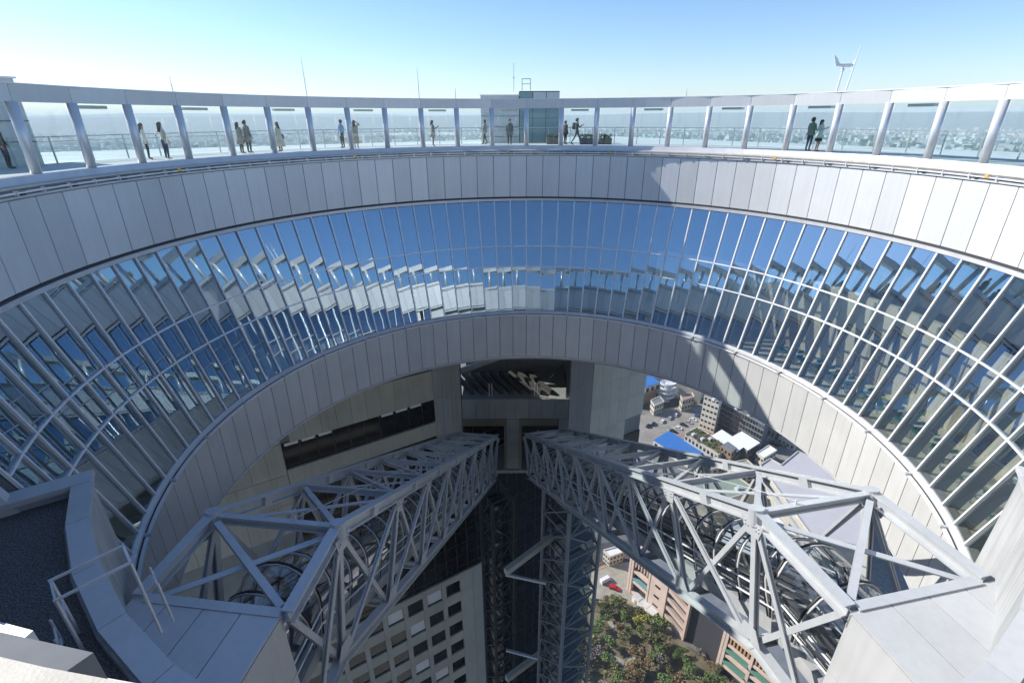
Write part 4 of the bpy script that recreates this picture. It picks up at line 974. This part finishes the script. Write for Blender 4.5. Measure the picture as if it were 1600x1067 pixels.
def frame(s0, s1, nb, zs):
    for i in range(nb+1):
        s = s0+(s1-s0)*i/nb; part('pier', sbox(s-.45, s+.45, -1.5, .15, Z, ZT+.2), M['salmon'], sal)
    for z in zs: part('spandrel', sbox(s0+.46, s1-.46, -1.4, -.05, z-.55, z+.55), M['salmon'], sal)
frame(.9, 8.6, 1, (ZT-.3, ZT-7.2, ZT-12.5, ZT-18))
part('awning', sbox(1.4, 8.0, -1.3, .6, ZT-10.6, ZT-10.4), M['tealglass'], sal)
for i in range(5): part('fin', sbox(1.9+i*1.3, 2.3+i*1.3, -1.2, -.1, ZT-4.6, ZT-1), M['salmon'], sal)
part('wall', sbox(9.1, 15.5, -1.5, 0, Z, ZT+.1), M['salmon'], sal)
for z in (ZT-5, ZT-10, ZT-14.5): part('window', sbox(11.3, 13.6, -.2, .04, z-.5, z+.5), M['winglass'], sal)
part('pier', sbox(15.6, 16.4, -1.5, .2, Z, ZT+.2), M['salmon'], sal); part('pier', sbox(24.6, 25.4, -1.5, .2, Z, ZT+.2), M['salmon'], sal)
part('spandrel', sbox(16.5, 24.5, -1.4, -.02, ZT-1.4, ZT+.1), M['salmon'], sal); part('spandrel', sbox(16.5, 24.5, -1.4, -.02, Z, Z+2.2), M['salmon'], sal)
for k in range(4):
    m = MB(); z = ZT-1.2-4.2*k; m.hexa([sp(16.5,-.05,z-1.9), sp(24.5,-.05,z-4.7), sp(24.5,-1.3,z-4.7), sp(16.5,-1.3,z-1.9), sp(16.5,-.05,z-.2), sp(24.5,-.05,z-3.0), sp(24.5,-1.3,z-3.0), sp(16.5,-1.3,z-.2)]); part('ramp', m, M['salmon'], sal)
part('wall', sbox(25.5, 37.5, -3.6, -2.2, Z, ZT-.2), M['salmon'], sal); part('return_wall', sbox(37.6, 38.4, -3.6, .2, Z, ZT+.2), M['salmon'], sal)
for z in (ZT-4, ZT-9): part('window', sbox(30, 32.6, -2.3, -2.14, z-.5, z+.5), M['winglass'], sal)
frame(39, 64, 3, (ZT-.3, ZT-4.4, ZT-9.5, ZT-14.5))
M['awning'] = mat('green_awning', (.10, .22, .17), .6)
for b in range(3):
    s0 = 39.5+8.33*b
    for z in (ZT-6.5, ZT-12): part('awning', sbox(s0, s0+7.3, -1.2, .9, z-.1, z+.1), M['awning'], sal)
    for i in range(6): part('louvre', sbox(s0+.4+i*1.15, s0+.9+i*1.15, -1.2, -.2, ZT-3.6, ZT-1), mat('louvre_tan', (.45,.30,.14), .6) if b == 0 and i == 0 else bpy.data.materials['louvre_tan'], sal)
# cabin units by the salmon building
for i, (px, py, w) in enumerate(((992,942,3.2),(1003,952,3.6),(1014,963,3.2))):
    p = gp(px, py); r = thing('site_cabin', ['white cabin unit nearest the plaza beside the salmon building', 'middle white cabin unit beside the salmon building', 'white cabin unit furthest from the plaza beside the salmon building'][i], 'cabin', p, 'site cabins')
    m = MB(); m.box(p+Vector((0,0,1.3)), (w, 2.4, 2.6), 0, -.93); part('body', m, M['white'], r)
    m = MB(); m.box(p+Vector((0,0,2.68)), (w+.2, 2.6, .15), 0, -.93); part('roof', m, M['sill'], r)
    m = MB(); m.box(p+Vector((-1.0,-.8,1.1)), (.1, .8, 1.8), 0, .64); part('door', m, mat('ochre_door', (.5,.3,.06), .6) if i == 0 else bpy.data.materials['ochre_door'], r)

# ------------------------------------------------------------------ cars
def carmesh(L=4.3, W=1.72, H=1.45, van=False):
    m = MB()
    prof = [(-L/2,.28),(L/2,.28),(L/2,.62),(L/2-.25,.78),(L*.24,.88),(L*.06,H),(-L*.30,H),(-L*.44,.92),(-L/2,.86)] if not van else [(-L/2,.3),(L/2,.3),(L/2,.9),(L/2-.5,1.1),(L/2-1.0,H),(-L/2+.1,H),(-L/2,H-.3)]
    n = len(prof); vs = []
    for y, k in ((-W/2, 1), (W/2, 1)):
        for x, z in prof: vs.append((x, y*(.86 if z > 1.0 else 1), z))
    m.add(vs, [tuple(range(n)), tuple(range(n, 2*n))[::-1]]+[(i, n+i, n+(i+1)%n, (i+1)%n) for i in range(n)]); return m
def carparts():
    g = MB(); L, W, H = 4.3, 1.72, 1.45
    g.hexa([(L*.225,-.62,.92),(L*.225,.62,.92),(L*.085,.60,H-.08),(L*.085,-.60,H-.08)]+[(L*.245,-.62,.94),(L*.245,.62,.94),(L*.10,.60,H-.06),(L*.10,-.60,H-.06)])
    g.hexa([(-L*.42,-.6,.96),(-L*.42,.6,.96),(-L*.315,.58,H-.08),(-L*.315,-.58,H-.08)]+[(-L*.445,-.6,.98),(-L*.445,.6,.98),(-L*.335,.58,H-.05),(-L*.335,-.58,H-.05)])
    for s in (-1, 1): g.hexa([(-L*.36,s*.80,.95),(L*.19,s*.80,.93),(L*.07,s*.72,H-.12),(-L*.29,s*.72,H-.12)]+[(-L*.36,s*.87,.95),(L*.19,s*.87,.93),(L*.07,s*.765,H-.10),(-L*.29,s*.765,H-.10)])
    w = MB(); w.tube([(0,-.1,0),(0,.1,0)], .31, 12)
    return g.mesh('car_windows', M['winglass']), w.mesh('wheel', M['gasket'])
cwin, cwh = carparts(); paint = {}
def car(px, py, rz, colr, label, group='cars in the car parks', van=False):
    if colr not in paint: paint[colr] = mat('paint_%d' % len(paint), colr, .25, .1)
    p = gp(px, py); p.z = Z+.03
    r = thing('parked_car' if not van else 'van', label, 'car' if not van else 'van', p, group); rot = (0, 0, rz)
    L = 4.3 if not van else 4.9
    o = obj('body', carmesh(L, 1.72, 1.45 if not van else 2.1, van).mesh('car_body', paint[colr]), r, loc=p, rot=rot)
    if not van: obj('windows', cwin, r, loc=p, rot=rot)
    else:
        m = MB(); m.hexa([(L/2-.52,-.7,1.15),(L/2-.52,.7,1.15),(L/2-.98,.66,1.95),(L/2-.98,-.66,1.95),(L/2-.44,-.7,1.15),(L/2-.44,.7,1.15),(L/2-.9,.66,1.98),(L/2-.9,-.66,1.98)]); obj('windscreen', m.mesh('windscreen', M['winglass']), r, loc=p, rot=rot)
    for x in (-1.3, 1.3):
        for y in (-.78, .78):
            q = p+Vector((x*math.cos(rz)-y*math.sin(rz), x*math.sin(rz)+y*math.cos(rz), .3)); obj('wheel', cwh, r, loc=q, rot=rot)
WH, BL, SI, BU, RD = (.75,.75,.74), (.015,.015,.017), (.42,.43,.45), (.03,.08,.25), (.55,.015,.02)
cn = {WH: 'white', BL: 'black', SI: 'silver', BU: 'blue', RD: 'red'}
def row(pts, rz, cols, where):
    for i, ((x, y), c_) in enumerate(zip(pts, cols)): car(x, y, rz+random.uniform(-.05,.05), c_, '%s car, %s from the left in the %s' % (cn[c_], ordn[i], where))
row([(1012,668),(1020,665),(1034,661),(1046,656),(1055,651)], .95, [BL,BL,WH,SI,WH], 'shaded row of the first car park')
row([(1051,677),(1059,672),(1067,667),(1075,663),(1082,659),(1090,654)], -.65, [BL,WH,BL,SI,WH,BU], 'sunlit row of the first car park')
row([(1200,690),(1207,687),(1214,684),(1221,688),(1229,692)], .2, [WH,SI,BL,WH,WH], 'back row of the second car park')
row([(1208,697),(1215,700),(1222,696),(1229,701),(1237,697)], .2, [BL,BL,WH,BL,SI], 'middle row of the second car park')
row([(1188,702),(1195,706),(1202,710)], .9, [BU,BL,BU], 'shaded row beside the white canopy')
row([(1068,632),(1080,628),(1092,630)], .3, [SI,WH,BL], 'street beyond the first car park')
car(957, 921, -.4, RD, 'bright red car at the corner of the plaza and garden', 'vehicles on the plaza')
car(943, 909, .5, WH, 'white van parked beside the red car', 'vehicles on the plaza', True)
car(1146, 1056, -.6, WH, 'white van by the salmon building below the green awnings', 'vehicles on the plaza', True)

# ------------------------------------------------------------------ garden trees
def crown(seed, n=420, flat=.8):
    rr = random.Random(seed); m = MB(); lobes = [(Vector((rr.uniform(-.5,.5), rr.uniform(-.5,.5), rr.uniform(-.25,.45))), rr.uniform(.35,.6)) for _ in range(7)]
    for k in range(n):
        c0, r0 = rr.choice(lobes); d = Vector((rr.gauss(0,1), rr.gauss(0,1), rr.gauss(0,1))).normalized()*r0*rr.uniform(.55, 1.05); c = c0+d; c.z *= flat
        a = Vector((rr.gauss(0,1), rr.gauss(0,1), rr.gauss(0,.7))).normalized(); b = a.cross(Vector((rr.gauss(0,1), rr.gauss(0,1), rr.gauss(0,1)))).normalized(); s = rr.uniform(.05,.11)
        m.add([c-a*s-b*s*.6, c+a*s-b*s*.6, c+a*s+b*s*.6, c-a*s+b*s*.6], [(0,1,2,3)])
    return m
leafm = {'green': mat('leaf_green', (.12,.18,.05), .7, var=.4, scale=.6, objvar=.25), 'olive': mat('leaf_olive', (.15,.15,.06), .7, var=.4, scale=.6, objvar=.25), 'yellow': mat('leaf_yellow', (.26,.24,.04), .7, var=.3, scale=.6, objvar=.15), 'brown': mat('leaf_brown', (.26,.18,.09), .8, var=.35, scale=.6, objvar=.2), 'grey': mat('twig_grey', (.20,.17,.15), .85, var=.3, scale=.6, objvar=.15)}
crowns = {k: [crown(hash_, 430 if k != 'grey' else 260).mesh('crown_'+k, mt, fix=False) for hash_ in (i0, i0+1, i0+2)] for i0, (k, mt) in zip((1, 11, 21, 31, 41), leafm.items())}
def trunk():
    m = MB(); m.tube([(0,0,0),(.03,.0,.5),(0,.02,1.0)], [.07,.05,.03], 7)
    for k in range(5):
        a = k*1.26; m.tube([(0,0,.55+.05*k),(.3*math.cos(a),.3*math.sin(a),.95),(.5*math.cos(a),.5*math.sin(a),1.2)], [.035,.022,.01], 5)
    return m.mesh('trunk', mat('bark', (.09,.07,.055), .9))
trunkm = trunk(); rt_ = random.Random(21)
spots = []
poly = [(905,958),(958,938),(1058,1003),(1120,1045),(1150,1110),(1100,1180),(900,1180),(900,1000)]
def inside(x, y):
    c = False
    for i in range(len(poly)):
        (x1, y1), (x2, y2) = poly[i], poly[i-1]
        if (y1 > y) != (y2 > y) and x < (x2-x1)*(y-y1)/(y2-y1)+x1: c = not c
    return c
tries = 0
while len(spots) < 95 and tries < 6000:
    tries += 1; x, y = rt_.uniform(900, 1150), rt_.uniform(938, 1120)
    if inside(x, y) and all((x-a)**2+(y-b)**2 > 9.5**2 for a, b in spots) and not (945 < x < 985 and 1015 < y < 1045): spots.append((x, y))
words = {'green': 'rounded green tree in the garden below the lift shaft', 'olive': 'dull olive tree in the garden below the lift shaft', 'yellow': 'yellow-green bush in the garden below the lift shaft', 'brown': 'rust-brown autumn tree in the garden below the lift shaft', 'grey': 'bare grey twiggy tree in the garden below the lift shaft'}
for x, y in spots:
    u_ = rt_.random()
    kd = 'brown' if (960 < x < 1010 and y > 1012 and u_ < .85) else ('yellow' if (970 < x < 1005 and 965 < y < 1000 and u_ < .7) else ('grey' if u_ < .14 else ('olive' if u_ < .5 else ('brown' if u_ < .58 else 'green'))))
    p = gp(x, y); p.z = Z; s = rt_.uniform(1.7, 3.0)
    where = 'beside the plaza' if y < 965 and x < 975 else 'along the foot of the salmon building' if (x-960)*.68 > (y-938)-8 else 'close to the lift shaft' if x < 935 else 'at the bottom edge of the view' if y > 1040 else 'in the middle of the garden'
    t = thing('garden_tree', words[kd].replace('in the garden below the lift shaft', 'in the garden, '+where), 'tree', p, kd+' trees in the garden')
    o = obj('trunk', trunkm, t, loc=p, rot=(0,0,rt_.uniform(0,6))); o.scale = (s*.9, s*.9, s*1.1)
    o = obj('crown', rt_.choice(crowns[kd]), t, loc=p+Vector((0,0,s*1.25)), rot=(0,0,rt_.uniform(0,6))); o.scale = (s, s, s*rt_.uniform(.8,1.15))

# ------------------------------------------------------------------ air
m = MB(); m.box((0, 0, (GROUND-1+HTOP)/2), (91000, 91000, HTOP-(GROUND-1)))
hz = obj('haze', m.mesh('haze', None)); hz.data.materials.clear()
hm_ = bpy.data.materials.new('haze_air'); hm_.use_nodes = True; nt = hm_.node_tree; nt.nodes.remove(nt.nodes['Principled BSDF'])
pv = nt.nodes.new('ShaderNodeVolumePrincipled'); pv.inputs['Color'].default_value = (.86, .94, 1.0, 1); pv.inputs['Density'].default_value = 1.3e-4; pv.inputs['Anisotropy'].default_value = 0.0
nt.links.new(pv.outputs[0], nt.nodes['Material Output'].inputs['Volume']); hz.data.materials.append(hm_)
tag(hz, 'thin blue haze over the distant city', 'haze', kind='stuff')
